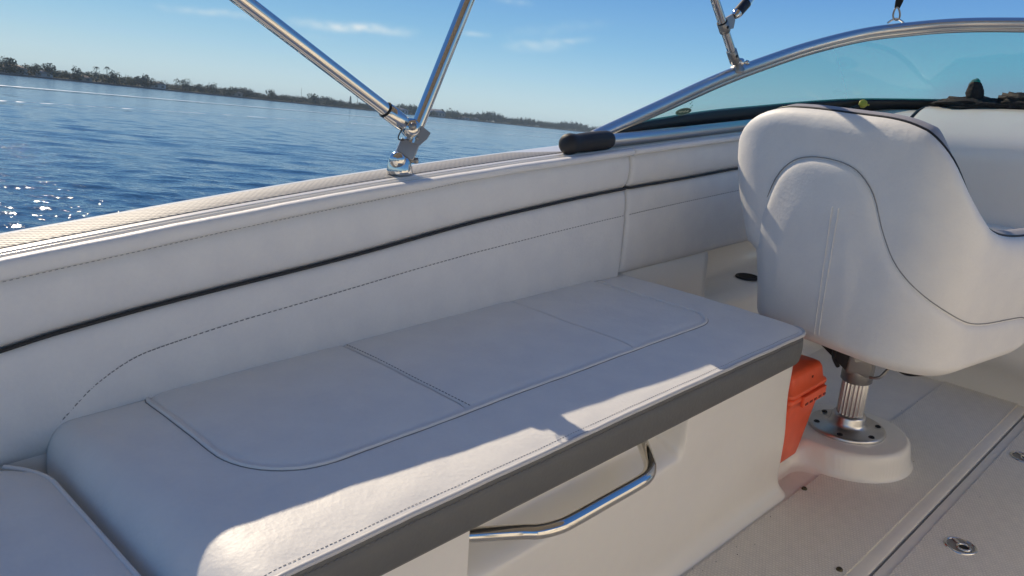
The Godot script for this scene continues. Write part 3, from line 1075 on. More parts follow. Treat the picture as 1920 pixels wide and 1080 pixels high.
func top_y(x: float, z: float) -> float:
	# crown of the seat cushion
	var u: float = clamp((x + 1.03) / 0.27, -1.0, 1.0)
	var v: float = clamp((z + 1.11) / 0.74, -1.0, 1.0)
	var y := 0.4615 - 0.003 * u * u * u * u - 0.003 * v * v
	# slack of a used cushion
	if sag == null:
		sag = FastNoiseLite.new()
		sag.seed = 33
		sag.frequency = 3.4
	y += sag.get_noise_2d(x + 7.0, z) * 0.0022
	# long soft roll at the aft end, crisp edges elsewhere
	var da: float = -0.354 - z
	var ra: float = lerp(0.042, 0.10, clamp((x + 1.29) / 0.45, 0.0, 1.0))
	if da < ra:
		var q: float = 1.0 - max(da, 0.0) / ra
		y -= 0.072 * (1.0 - pow(max(0.0, 1.0 - pow(q, 2.3)), 1.0 / 2.0))
	var df: float = z + 1.852
	if df < 0.02:
		var q: float = 1.0 - max(df, 0.0) / 0.02
		y -= 0.010 * (1.0 - sqrt(max(0.0, 1.0 - q * q)))
	var dx: float = -0.754 - x
	if dx < 0.07:
		var q: float = 1.0 - max(dx, 0.0) / 0.07
		y -= 0.005 * q * q
	return y

func front_x(z: float, xf: float, za: float, zf: float, ra: float, rf: float) -> float:
	var d: float = za - z
	if d < ra: return xf - ra + sqrt(max(0.0, ra * ra - (ra - d) * (ra - d)))
	d = z - zf
	if d < rf: return xf - rf + sqrt(max(0.0, rf * rf - (rf - d) * (rf - d)))
	return xf

func zrows(za: float, zf: float, n: int, e: float) -> Array:
	var out := []
	for k in 12: out.append(za - e * (1.0 - cos(PI * 0.5 * k / 12.0)))
	for k in n + 1: out.append(lerp(za - e, zf + e, float(k) / n))
	for k in range(11, -1, -1): out.append(zf + e * (1.0 - cos(PI * 0.5 * k / 12.0)))
	return out

func cushion() -> void:
	var t := thing("bench_cushion", "long white vinyl bench cushion with charcoal front band", "cushion", Vector3(-1.03, 0.372, -1.1))
	var za := -0.354
	var zf := -1.852
	var P := PackedVector3Array()
	var rows := zrows(za, zf, 150, 0.06)
	var nx := 64
	var wr := FastNoiseLite.new()
	wr.seed = 33
	wr.frequency = 14.0
	for z in rows:
		var xf := front_x(z, -0.754, za, zf, 0.045, 0.05)
		var yb := 0.374
		P.append(Vector3(-1.297, yb, z))
		for j in nx:
			var u := float(j) / (nx - 1)
			u = u + 0.12 * sin(TAU * u) / TAU
			var x: float = lerp(-1.297, xf, u)
			var y := top_y(x, z) + wr.get_noise_2d(x, z) * 0.0008
			P.append(Vector3(x, y, z))
	# aft and forward skirts are the first and last rows, pulled down
	var W := PackedVector3Array()
	var nv := nx + 1
	for e in [[0, 0.376], [0, 0.372]]:
		for j in nv: W.append(Vector3(P[j].x, e[1] if e[1] < P[j].y else P[j].y, P[j].z))
	var F := PackedVector3Array()
	F.append_array(W)
	F.reverse()
	var all := PackedVector3Array()
	for j in nv: all.append(Vector3(P[j].x, 0.374, P[j].z + 0.001))
	all.append_array(P)
	var last := (rows.size() - 1) * nv
	for j in nv: all.append(Vector3(P[last + j].x, 0.374, P[last + j].z - 0.001))
	part("cover", gm(all, rows.size() + 2, nv), M.vinyl, t)
	# front band: follows the front and turns round the forward corner
	var edge := []
	for z in rows: edge.append(Vector3(front_x(z, -0.754, za, zf, 0.045, 0.05), top_y(front_x(z, -0.754, za, zf, 0.045, 0.05), z), z))
	edge.append(Vector3(-1.0, top_y(-1.0, zf), zf))
	edge.append(Vector3(-1.29, top_y(-1.29, zf), zf))
	var B := PackedVector3Array()
	for i in edge.size():
		var a: Vector3 = edge[max(i - 1, 0)]
		var b: Vector3 = edge[min(i + 1, edge.size() - 1)]
		var d := (b - a)
		var nrm := Vector3(-d.z, 0, d.x).normalized()
		var yt: float = edge[i].y - 0.003
		for q in [[-0.02, 1.0], [0.0005, 1.0], [0.0035, 0.94], [0.0035, 0.86], [0.002, 0.835], [0.004, 0.81], [0.006, 0.6], [0.0055, 0.35], [0.003, 0.1], [0.0, 0.02], [-0.006, 0.0], [-0.04, 0.0]]:
			var e: Vector3 = edge[i]
			B.append(Vector3(e.x + nrm.x * q[0], lerp(0.374, yt, q[1]), e.z + nrm.z * q[0]))
	part("front_band", gm(B, edge.size(), 12), M.vinyl_grey, t, "charcoal vinyl band along the front")
	var pip := []
	var sti := []
	for i in edge.size():
		var a: Vector3 = edge[max(i - 1, 0)]
		var b: Vector3 = edge[min(i + 1, edge.size() - 1)]
		var d := (b - a)
		var nrm := Vector3(-d.z, 0, d.x).normalized()
		pip.append(edge[i] + nrm * 0.003 + Vector3(0, -0.0015, 0))
		sti.append(Vector3(edge[i].x + nrm.x * 0.0032, lerp(0.374, edge[i].y - 0.003, 0.838), edge[i].z + nrm.z * 0.0032))
	part("front_piping", tube(pip, 0.0042, 10), M.piping_light, t)
	part("stitching", stitches(dense(sti, 0.002), 0.0042, 0.003, 0.001), M.thread_light, t)
	var s3 := []
	for z in rows:
		if z < za - 0.06: s3.append(Vector3(front_x(z, -0.754, za, zf, 0.045, 0.05) - 0.009, top_y(-0.763, z) + 0.0004, z))
	part("stitching", stitches(dense(s3, 0.0015), 0.003, 0.0022, 0.0004), M.thread, t)
	# raised seat panels, three of them, with a welt round the whole
	var pa := -0.515
	var pf := -1.712
	var xw := -0.925
	var cuts := [pa, -0.905, -1.384, pf]
	var big := func(x: float, z: float) -> float:
		# distance inside the rounded outline
		var d: float = min(pa - z, z - pf)
		d = min(d, xw - x)
		var ra := 0.13
		var qx := x - (xw - ra)
		var qz := z - (pa - ra)
		if qx > 0 and qz > 0: d = ra - sqrt(qx * qx + qz * qz)
		var rf := 0.075
		qx = x - (xw - rf)
		qz = (pf + rf) - z
		if qx > 0 and qz > 0: d = rf - sqrt(qx * qx + qz * qz)
		return d
	for c in 3:
		var a: float = cuts[c] - (0.0007 if c > 0 else 0.0)
		var b: float = cuts[c + 1] + (0.0007 if c < 2 else 0.0)
		var Q := PackedVector3Array()
		var rr := zrows(a, b, 60, 0.03 if c == 1 else 0.06)
		var nu := 44
		for z in rr:
			var xf := front_x(z, xw, pa, pf, 0.13, 0.075)
			for j in nu:
				var u: float = sin(PI * 0.5 * float(j) / (nu - 1))
				var x: float = lerp(-1.297, xf, u)
				var d: float = big.call(x, z)
				var y := top_y(x, z) - 0.002 + 0.0085 * (1.0 - exp(-max(d, 0.0) / 0.012))
				var ds: float = min(a - z, z - b)
				var deep := 0.0035 if not (c == 2 and a - z < z - b) and not (c == 1 and z - b < a - z) else 0.0016
				y -= deep * exp(-max(ds, 0.0) / 0.006)
				y += wr.get_noise_2d(x + 3.0, z) * 0.0007
				Q.append(Vector3(x, y, z))
		part("seat_panel", gm(Q, rr.size(), nu), M.vinyl, t)
	var wp := [Vector3(-1.293, top_y(-1.29, pa) + 0.003, pa)]
	for k in 10: wp.append(Vector3(lerp(-1.28, xw - 0.14, k / 9.0), 0, pa + 0.004))
	for k in 14:
		var an := PI * 0.5 * (k + 1) / 14.0
		wp.append(Vector3(xw - 0.13 + sin(an) * 0.134, 0, pa - 0.13 + cos(an) * 0.134))
	for k in 40: wp.append(Vector3(xw + 0.004, 0, lerp(pa - 0.145, pf + 0.08, k / 39.0)))
	for k in 12:
		var an := PI * 0.5 * (k + 1) / 12.0
		wp.append(Vector3(xw - 0.075 + cos(an) * 0.079, 0, pf + 0.075 - sin(an) * 0.079))
	for k in 10: wp.append(Vector3(lerp(xw - 0.08, -1.29, k / 9.0), 0, pf - 0.004))
	for i in wp.size():
		var v: Vector3 = wp[i]
		wp[i] = Vector3(v.x, top_y(v.x, v.z) + 0.0008, v.z)
	part("welt", tube(wp, 0.0036, 10), M.vinyl, t)
	var ws := []
	for i in wp.size():
		var a: Vector3 = wp[max(i - 1, 0)]
		var b: Vector3 = wp[min(i + 1, wp.size() - 1)]
		var d := b - a
		var o := Vector3(-d.z, 0, d.x).normalized() * 0.0042
		var q: Vector3 = (wp[i] as Vector3) + o
		ws.append(Vector3(q.x, top_y(q.x, q.z) + 0.0002, q.z))
	part("welt_seam", tube(ws, 0.0009, 6), M.thread, t)
	var sl := []
	for k in 300: sl.append(Vector3(lerp(-1.29, xw - 0.004, k / 299.0), 0.0, -0.913))
	for i in sl.size(): sl[i] = Vector3(sl[i].x, top_y(sl[i].x, -0.913) + 0.0055, -0.911)
	part("stitching", stitches(dense(sl, 0.002), 0.0042, 0.003, 0.0009), M.thread, t)

# the galley cabinet and seat opposite, out of the picture to the right; their sunlit fronts throw light back across the cockpit
func starboard_side() -> void:
	var t := thing("galley_cabinet", "waist high white fibreglass cabinet along the starboard side, opposite the bench cushion", "cabinet", Vector3(0.85, 0.0, -1.5))
	part("body", rbox(Vector3(0.80, 0.86, 2.3), T(0.875, 0.432, -1.55), 0.02), M.gelcoat, t)
	part("counter_top", rbox(Vector3(0.83, 0.03, 2.34), T(0.87, 0.879, -1.55), 0.012), M.gelcoat, t)
	for z in [-2.3, -1.55, -0.8]:
		var d := part("door", rbox(Vector3(0.016, 0.62, 0.66), T(0.468, 0.42, z), 0.006), M.gelcoat, t)
		part("handle", rbox(Vector3(0.012, 0.03, 0.09), T(0.457, 0.62, z), 0.004), M.stainless, d)
	var b := thing("starboard_bench", "white bench with a vinyl cushion aft of the galley cabinet", "bench", Vector3(0.9, 0.0, 0.4))
	part("base", rbox(Vector3(0.78, 0.36, 1.5), T(0.88, 0.182, 0.40), 0.015), M.gelcoat, b)
	part("cushion", rbox(Vector3(0.80, 0.10, 1.52), T(0.87, 0.414, 0.40), 0.03), M.vinyl, b)

func aft_cushion() -> void:
	var t := thing("corner_cushion", "lower white cushion butting against the bench cushion's rounded end", "cushion", Vector3(-1.0, 0.33, 0.2))
	var za := 0.75
	var zf := -0.333
	var P := PackedVector3Array()
	var rows := zrows(za, zf, 70, 0.05)
	var nx := 40
	for z in rows:
		var xf := -0.62
		P.append(Vector3(-1.297, 0.33, z))
		for j in nx:
			var x: float = lerp(-1.297, xf, float(j) / (nx - 1))
			var y := 0.424
			var d: float = min(za - z, z - zf)
			if d < 0.05: y -= 0.012 * pow(1.0 - max(d, 0.0) / 0.05, 2.0)
			# the back corner rounds down towards the bolster
			var cb := Vector2(max(0.0, -1.245 - x) / 0.052, max(0.0, 0.12 - (z - zf)) / 0.12)
			y -= 0.010 * cb.x * cb.y
			P.append(Vector3(x, y, z))
		P.append(Vector3(xf, 0.33, z))
	var nv := nx + 2
	var all := PackedVector3Array()
	for j in nv: all.append(Vector3(P[j].x, 0.33, za))
	all.append_array(P)
	var last := (rows.size() - 1) * nv
	for j in nv: all.append(Vector3(P[last + j].x, 0.33, zf))
	# the back corner is cut round
	var bend := func(x: float, z: float) -> float: return 0.05 * pow(clamp((-1.19 - x) / 0.107, 0.0, 1.0), 2.0) * clamp(1.0 - (z - zf) / 0.3, 0.0, 1.0)
	for i in all.size(): all[i].z += bend.call(all[i].x, all[i].z)
	part("cover", gm(all, rows.size() + 2, nv), M.vinyl, t)
	var w := []
	for k in 60:
		var wx: float = lerp(-1.285, -0.62, k / 59.0)
		w.append(Vector3(wx, 0.4125, zf - 0.001 + bend.call(wx, zf)))
	part("welt", tube(w, 0.0036, 10), M.vinyl, t)
	part("base_box", rbox(Vector3(0.62, 0.33, 1.0), T(-0.98, 0.165, 0.25), 0.01), M.gelcoat, t)

# ------------------------------------------------------------------ swivel seat
const SO := Vector3(-0.745, 0.0, -2.2)
const STURN := 11.0
func sp(s: float, y: float, off: float) -> Vector3:
	# s runs along the U of the seat from the middle of its back; off is outward
	var w := 0.29 + off
	var r := 0.13 + off
	var sg := signf(s)
	var q: float = abs(s)
	var x := 0.0
	var b := 0.24 + off
	if q < 0.16:
		x = q
	elif q < 0.16 + 0.2042:
		var an := (q - 0.16) / 0.13
		x = 0.16 + sin(an) * r
		b = 0.11 + cos(an) * r
	else:
		x = 0.16 + r
		b = 0.11 - (q - 0.3642)
	# narrower at the foot than at the shoulders
	x *= lerp(0.77, 1.14, smoothstep(0.38, 0.84, y)) if s < 0.0 else lerp(lerp(0.77, 0.97, smoothstep(0.05, 0.30, s)), 1.12, smoothstep(0.38, 0.84, y))
	# the back leans a little as it rises
	b += (y - 0.62) * 0.08
	var th := deg_to_rad(STURN)
	return SO + Vector3(cos(th), 0, sin(th)) * (x * sg) - Vector3(sin(th), 0, -cos(th)) * b + Vector3.UP * y
const S_TOP := [[0.0, 0.957], [0.10, 0.956], [0.17, 0.948], [0.22, 0.928], [0.27, 0.885], [0.33, 0.806], [0.39, 0.756], [0.464, 0.724], [0.53, 0.709], [0.60, 0.702], [0.72, 0.698], [0.82, 0.69]]
const S_SHELL := [[0.0, 0.842], [0.04, 0.838], [0.08, 0.822], [0.12, 0.778], [0.155, 0.705], [0.20, 0.638], [0.26, 0.582], [0.33, 0.538], [0.40, 0.509], [0.48, 0.494], [0.60, 0.486], [0.68, 0.480], [0.715, 0.468], [0.74, 0.448], [0.75, 0.43]]
func seat_top(s: float) -> float:
	return table(S_TOP, s + 0.035 * smoothstep(0.05, 0.15, s) if s > 0.0 else absf(s) * 0.92)
func seat() -> void:
	var t := thing("swivel_seat", "white vinyl bucket seat on a fluted metal pedestal, seen from behind", "seat", Vector3(SO.x, 0.074, SO.z))
	var ss := []
	for k in 141: ss.append(lerp(-0.86, 0.86, k / 140.0))
	var A := PackedVector3Array()
	var B := PackedVector3Array()
	var na := 0
	var nb := 0
	var pip := []
	var wr := FastNoiseLite.new()
	wr.seed = 44
	wr.frequency = 5.0
	for s in ss:
		var yt := seat_top(s)
		var yb := 0.384 + 0.012 * smoothstep(0.5, 0.8, abs(s))
		var tk: float = lerp(0.105, 0.085, smoothstep(0.2, 0.5, abs(s)))
		# outer skin
		var prof := [[-tk, yb + 0.004], [-0.05, yb], [-0.022, yb + 0.006], [-0.008, yb + 0.02]]
		var rt := 0.055
		for k in 25:
			var u := k / 24.0
			prof.append([0.004 * sin(PI * u), lerp(yb + 0.045, yt - 0.006 - rt, u)])
		for k in 8:
			var an := PI * 0.5 * (k + 1) / 8.0
			prof.append([-0.034 * (1.0 - cos(an)), yt - 0.006 - rt + sin(an) * rt])
		na = prof.size()
		for q in prof: A.append(sp(s, q[1], q[0] + 0.034 * smoothstep(0.552, 0.585, q[1]) * smoothstep(-0.16, -0.30, s) + wr.get_noise_2d(s * 2.0, q[1] * 2.0) * 0.0012))
		# inner lining
		var inn := [[-0.0345, yt - 0.0055], [-0.048, yt + 0.001], [-0.060, yt + 0.003]]
		for k in 6:
			var an := PI * 0.5 * (k + 1) / 6.0
			inn.append([-0.060 - sin(an) * (tk - 0.06), yt + 0.003 - (1.0 - cos(an)) * 0.048])
		inn.append([-tk - 0.004, lerp(yt - 0.06, 0.50, 0.5)])
		inn.append([-tk, 0.50])
		inn.append([-tk + 0.01, yb + 0.01])
		nb = inn.size()
		for q in inn: B.append(sp(s, q[1], q[0]))
		pip.append(sp(s, yt - 0.0050, -0.0335))
	part("seat_body", gm(A, ss.size(), na), M.vinyl, t)
	part("inner_lining", gm(B, ss.size(), nb), M.vinyl_mid, t, "grey vinyl lining of the seat")
	part("piping", tube(pip, 0.0030, 8), M.piping_dark, t)
	# front ends of both wings
	for sg in [-1.0, 1.0]:
		var E := PackedVector3Array()
		for k in 14:
			var y: float = lerp(0.404, 0.69, k / 13.0)
			for j in 7:
				var u := j / 6.0
				var p := sp(0.86 * sg, y, lerp(0.003, -0.086, u))
				var th := deg_to_rad(STURN)
				E.append(p + Vector3(sin(th), 0, -cos(th)) * 0.03 * sin(PI * u) * sin(PI * clamp((y - 0.40) / 0.29, 0.0, 1.0)))
		part("wing_end", gm(E, 14, 7), M.vinyl, t)
	# back shell, a separate moulded cover
	var C := PackedVector3Array()
	var sh := []
	for k in 131: sh.append(lerp(-0.72, 0.72, k / 130.0))
	var nc := 40
	var rim := []
	for s in sh:
		var y2 := table(S_SHELL, abs(s + 0.03))
		var y1: float = 0.376 + 0.016 * smoothstep(0.62, 0.75, abs(s))
		for k in nc:
			var u := 1.0 - pow(1.0 - k / (nc - 1.0), 1.7)
			var y: float = lerp(y1, y2, u)
			# distance to the upper rim, allowing for its slope
			var slope := (table(S_SHELL, abs(s + 0.03) + 0.01) - table(S_SHELL, abs(s + 0.03) - 0.01)) / 0.02
			var d: float = (y2 - y) / sqrt(1.0 + slope * slope)
			var dl: float = y - y1
			var de: float = 0.72 - abs(s)
			var off := 0.015 * (1.0 - exp(-d / 0.012)) * (1.0 - exp(-de / 0.008)) + 0.010 * smoothstep(0.0, 0.15, d)
			off -= 0.030 * pow(clamp(1.0 - dl / 0.035, 0.0, 1.0), 2.0)
			if abs(s - 0.018) < 0.004: off -= 0.0012
			C.append(sp(s, y, off - 0.001))
		rim.append(sp(s, y2 + 0.0012, 0.0042))
	var bs := part("back_shell", gm(C, sh.size(), nc), M.vinyl, t)
	part("rim_welt", tube(rim, 0.0013, 6), M.thread_rim, bs)
	for o in [-0.008, 0.008]:
		var l := []
		for k in 200:
			var y: float = lerp(0.405, 0.735, k / 199.0)
			l.append(sp(0.018 + o, y, 0.0252 - 0.030 * pow(clamp(1.0 - (y - 0.386) / 0.035, 0.0, 1.0), 2.0) - 0.010 * (1.0 - smoothstep(0.0, 0.15, 0.842 - y))))
		part("seam_ridge", tube(l, 0.0013, 6), M.vinyl, bs)
	# underside and seat cushion
	var th := deg_to_rad(STURN)
	var bas := Basis(Vector3.UP, -th)
	part("seat_cushion", rbox(Vector3(0.40, 0.13, 0.52), Transform3D(bas, SO + Vector3(0, 0.475, 0) + bas * Vector3(0, 0, -0.10)), 0.04), M.vinyl, t)
	part("seat_pan", rbox(Vector3(0.28, 0.02, 0.34), Transform3D(bas, SO + Vector3(0, 0.412, 0) + bas * Vector3(0, 0, 0.02)), 0.008), M.black_trim, t)
	# pedestal
	var c := Vector3(-0.757, 0.073, -2.234)
	var pd := part("pedestal", lathe([Vector2(0.036, 0.045), Vector2(0.036, 0.145), Vector2(0.034, 0.150), Vector2(0.02, 0.152)], c, Vector3.UP, 144, 20, 0.005), M.aluminium, t)
	part("base_flange", lathe([Vector2(0.103, 0.0), Vector2(0.104, 0.006), Vector2(0.102, 0.010), Vector2(0.097, 0.012), Vector2(0.058, 0.014), Vector2(0.050, 0.018), Vector2(0.046, 0.028), Vector2(0.045, 0.042), Vector2(0.042, 0.048), Vector2(0.030, 0.049)], c, Vector3.UP, 56), M.aluminium, pd)
	for k in 6:
		var an := TAU * k / 6 + 0.35
		part("bolt", lathe([Vector2(0.0, 0.0), Vector2(0.004, 0.001), Vector2(0.0068, 0.0025), Vector2(0.0085, 0.0)], c + Vector3(cos(an) * 0.085, 0.0128, sin(an) * 0.085), Vector3.UP, 14), M.black_trim, pd)
	var mt := part("swivel_mount", rbox(Vector3(0.075, 0.15, 0.085), Transform3D(Basis(Vector3.UP, 0.3), c + Vector3(0.0, 0.245, 0)), 0.016), M.cast_metal, t)
	part("collar", lathe([Vector2(0.038, 0.0), Vector2(0.042, 0.004), Vector2(0.042, 0.050), Vector2(0.034, 0.060)], c + Vector3(0, 0.146, 0), Vector3.UP, 30), M.cast_metal, mt)
	for q in [[0.056, 0.5, 0.0], [0.080, 0.62, 0.012]]:
		part("side_plate", plate(PackedVector2Array([Vector2(-0.06, 0.0), Vector2(0.085, 0.03), Vector2(0.10, 0.07), Vector2(-0.03, 0.085), Vector2(-0.08, 0.075)]), 0.005, Transform3D(Basis(Vector3.UP, q[1]), c + Vector3(q[0], 0.215 + q[2], 0.02))), M.cast_metal, mt)
	part("side_plate", plate(PackedVector2Array([Vector2(-0.06, 0.03), Vector2(0.02, -0.03), Vector2(0.03, 0.09), Vector2(-0.08, 0.10)]), 0.006, Transform3D(Basis(Vector3.UP, 0.2), c + Vector3(-0.035, 0.215, 0.055))), M.black_trim, mt)
	part("cross_bracket", rbox(Vector3(0.15, 0.030, 0.03), Transform3D(Basis(Vector3.UP, 0.55), c + Vector3(0.10, 0.256, -0.01)), 0.004), M.cast_metal, mt)
	for k in 3: part("bolt", lathe([Vector2(0.0, 0.006), Vector2(0.006, 0.005), Vector2(0.007, 0.0)], c + Vector3(0.045 + 0.03 * k, 0.235 + 0.012 * k, 0.05 - 0.012 * k), Vector3(0.5, 0, 0.8), 10), M.stainless, mt)
	part("spring", tube(spline([c + Vector3(0.05, 0.185, 0.05), c + Vector3(0.075, 0.195, 0.05), c + Vector3(0.09, 0.22, 0.03), c + Vector3(0.12, 0.225, 0.0)], 6), 0.004, 8), M.cast_metal, mt)
	part("lever", tube(spline([c + Vector3(0.05, 0.275, 0.02), c + Vector3(0.10, 0.235, 0.030), c + Vector3(0.135, 0.224, 0.034), c + Vector3(0.180, 0.240, 0.034)], 6), 0.008, 10), M.black_trim, mt)
	part("cable", tube(spline([c + Vector3(-0.055, 0.31, 0.08), c + Vector3(-0.045, 0.25, 0.08), c + Vector3(-0.05, 0.215, 0.06), c + Vector3(-0.042, 0.185, 0.04)], 6), 0.006, 8), M.black_trim, mt)

# ------------------------------------------------------------------ orange box
func orange_box() -> void:
	var t := thing("orange_box", "small orange plastic box with a latched lid behind the bench end", "box", Vector3(-0.86, 0.03, -1.99))
	var c := Vector3(-0.862, 0.0, -1.994)
	# tapered body
	var P := PackedVector3Array()
	var lv := [[0.031, 0.046, 0.060], [0.036, 0.050, 0.064], [0.20, 0.068, 0.092], [0.222, 0.071, 0.097], [0.226, 0.078, 0.103], [0.232, 0.079, 0.104], [0.238, 0.078, 0.103], [0.241, 0.072, 0.097]]
	for q in lv:
		for v in round_poly(-q[1], -q[2], q[1], q[2], 0.014, 4): P.append(c + Vector3(v.x, q[0], v.y))
	part("body", gm(P, lv.size(), 20, false, true), M.orange_plastic, t)
	P = PackedVector3Array()
	var ll := [[0.243, 0.072, 0.098], [0.245, 0.080, 0.105], [0.252, 0.0805, 0.1055], [0.256, 0.079, 0.104], [0.258, 0.073, 0.098], [0.290, 0.067, 0.092], [0.300, 0.062, 0.087], [0.304, 0.054, 0.078], [0.305, 0.0, 0.0]]
	for q in ll:
		for v in round_poly(-q[1], -q[2], q[1], q[2], min(0.016, q[1] + 0.0001), 4): P.append(c + Vector3(v.x, q[0], v.y))
	part("lid", gm(P, ll.size(), 20, false, true), M.orange_plastic, t)
	var lt := part("latch", rbox(Vector3(0.010, 0.030, 0.13), T(c.x + 0.082, 0.226, c.z - 0.02), 0.003), M.orange_plastic, t)
	for k in 5:
		part("latch_rib", rbox(Vector3(0.003, 0.006, 0.016), T(c.x + 0.0868, 0.219, c.z - 0.075 + k * 0.026), 0.001), M.orange_dark, lt)
	part("lid_mark", rbox(Vector3(0.002, 0.006, 0.007), T(c.x + 0.0705, 0.277, c.z - 0.02), 0.0006), M.orange_dark, t)

# ------------------------------------------------------------------ console and dash
func dash_y(x: float) -> float:
	return lerp(0.898, 0.936, clamp((x + 1.2) / 0.55, 0.0, 1.0))

func console() -> void:
	var t := thing("dash_console", "white moulded dash and console under the windshield", "console", Vector3(-0.8, 0.0, -3.2))
	var n := 50
	var P := PackedVector3Array()
	for i in n:
		var x: float = lerp(-1.33, 0.0, float(i) / (n - 1))
		var y := dash_y(x)
		for q in [[-3.05, 0.0], [-3.05, 0.10], [-2.985, 0.14], [-2.975, 0.20], [-2.976, y - 0.16], [-2.980, y - 0.118], [-2.992, y - 0.090], [-3.012, y - 0.068], [-3.042, y - 0.046], [-3.082, y - 0.026], [-3.122, y - 0.010], [-3.16, y - 0.001], [-3.25, y + 0.002], [-3.60, y + 0.004]]:
			P.append(Vector3(x, q[1], q[0]))
	part("dash_body", gm(P, n, 14), M.gelcoat, t)
	# raised instrument pod with its dark gasket
	var Q := PackedVector3Array()
	var rows := [[-1.030, 0.0], [-1.028, 0.5], [-1.020, 0.86], [-1.005, 1.0], [-0.9, 1.0], [-0.7, 1.0], [-0.4, 1.0], [0.0, 1.0]]
	for r in rows:
		var y := dash_y(r[0])
		var e: float = r[1] * 0.016
		for q in [[-2.972, 0.30], [-2.973, y - 0.16], [-2.977, y - 0.118], [-2.989, y - 0.090], [-3.010, y - 0.068], [-3.040, y - 0.046], [-3.080, y - 0.026], [-3.120, y - 0.010], [-3.155, y - 0.001], [-3.17, y - 0.006]]:
			var dir := Vector2(0.2, 1) if q[0] < -3.03 else Vector2(0.9, 0.4)
			Q.append(Vector3(r[0], q[1] + e * dir.y, q[0] + e * dir.x))
	part("instrument_pod", gm(Q, rows.size(), 10), M.gelcoat, t)
	var g := []
	for q in [[-2.968, 0.35], [-2.968, 0.6], [-2.968, 0.76], [-2.976, 0.803], [-2.990, 0.829], [-3.012, 0.851], [-3.045, 0.874], [-3.085, 0.894], [-3.125, 0.908]]: g.append(Vector3(-1.031, q[1], q[0] + 0.004))
	for x in [-1.02, -1.0, -0.96, -0.85, -0.7, -0.5, -0.2, 0.0]: g.append(Vector3(x, dash_y(x) + 0.011, -3.166))
	part("gasket", tube(spline(g, 5), 0.0065, 8), M.black_trim, t)
	part("foot_shelf", rbox(Vector3(0.8, 0.02, 0.10), T(-0.55, 0.585, -2.95), 0.008), M.gelcoat, t)

# ------------------------------------------------------------------ windshield
const WT := [Vector3(-1.372, 0.832, -1.745), Vector3(-1.358, 0.905, -2.0), Vector3(-1.335, 0.985, -2.265), Vector3(-1.30, 1.045, -2.48), Vector3(-1.235, 1.100, -2.645), Vector3(-1.14, 1.150, -2.80), Vector3(-1.03, 1.178, -2.895), Vector3(-0.90, 1.197, -2.945), Vector3(-0.74, 1.207, -2.995), Vector3(-0.45, 1.215, -3.04), Vector3(0.0, 1.22, -3.06)]
const WB := [Vector3(-1.384, 0.840, -1.80), Vector3(-1.392, 0.848, -2.10), Vector3(-1.392, 0.858, -2.40), Vector3(-1.375, 0.870, -2.68), Vector3(-1.335, 0.884, -2.90), Vector3(-1.255, 0.898, -3.08), Vector3(-1.14, 0.908, -3.20), Vector3(-0.98, 0.920, -3.29), Vector3(-0.78, 0.930, -3.36), Vector3(-0.45, 0.945, -3.42), Vector3(0.0, 0.95, -3.45)]
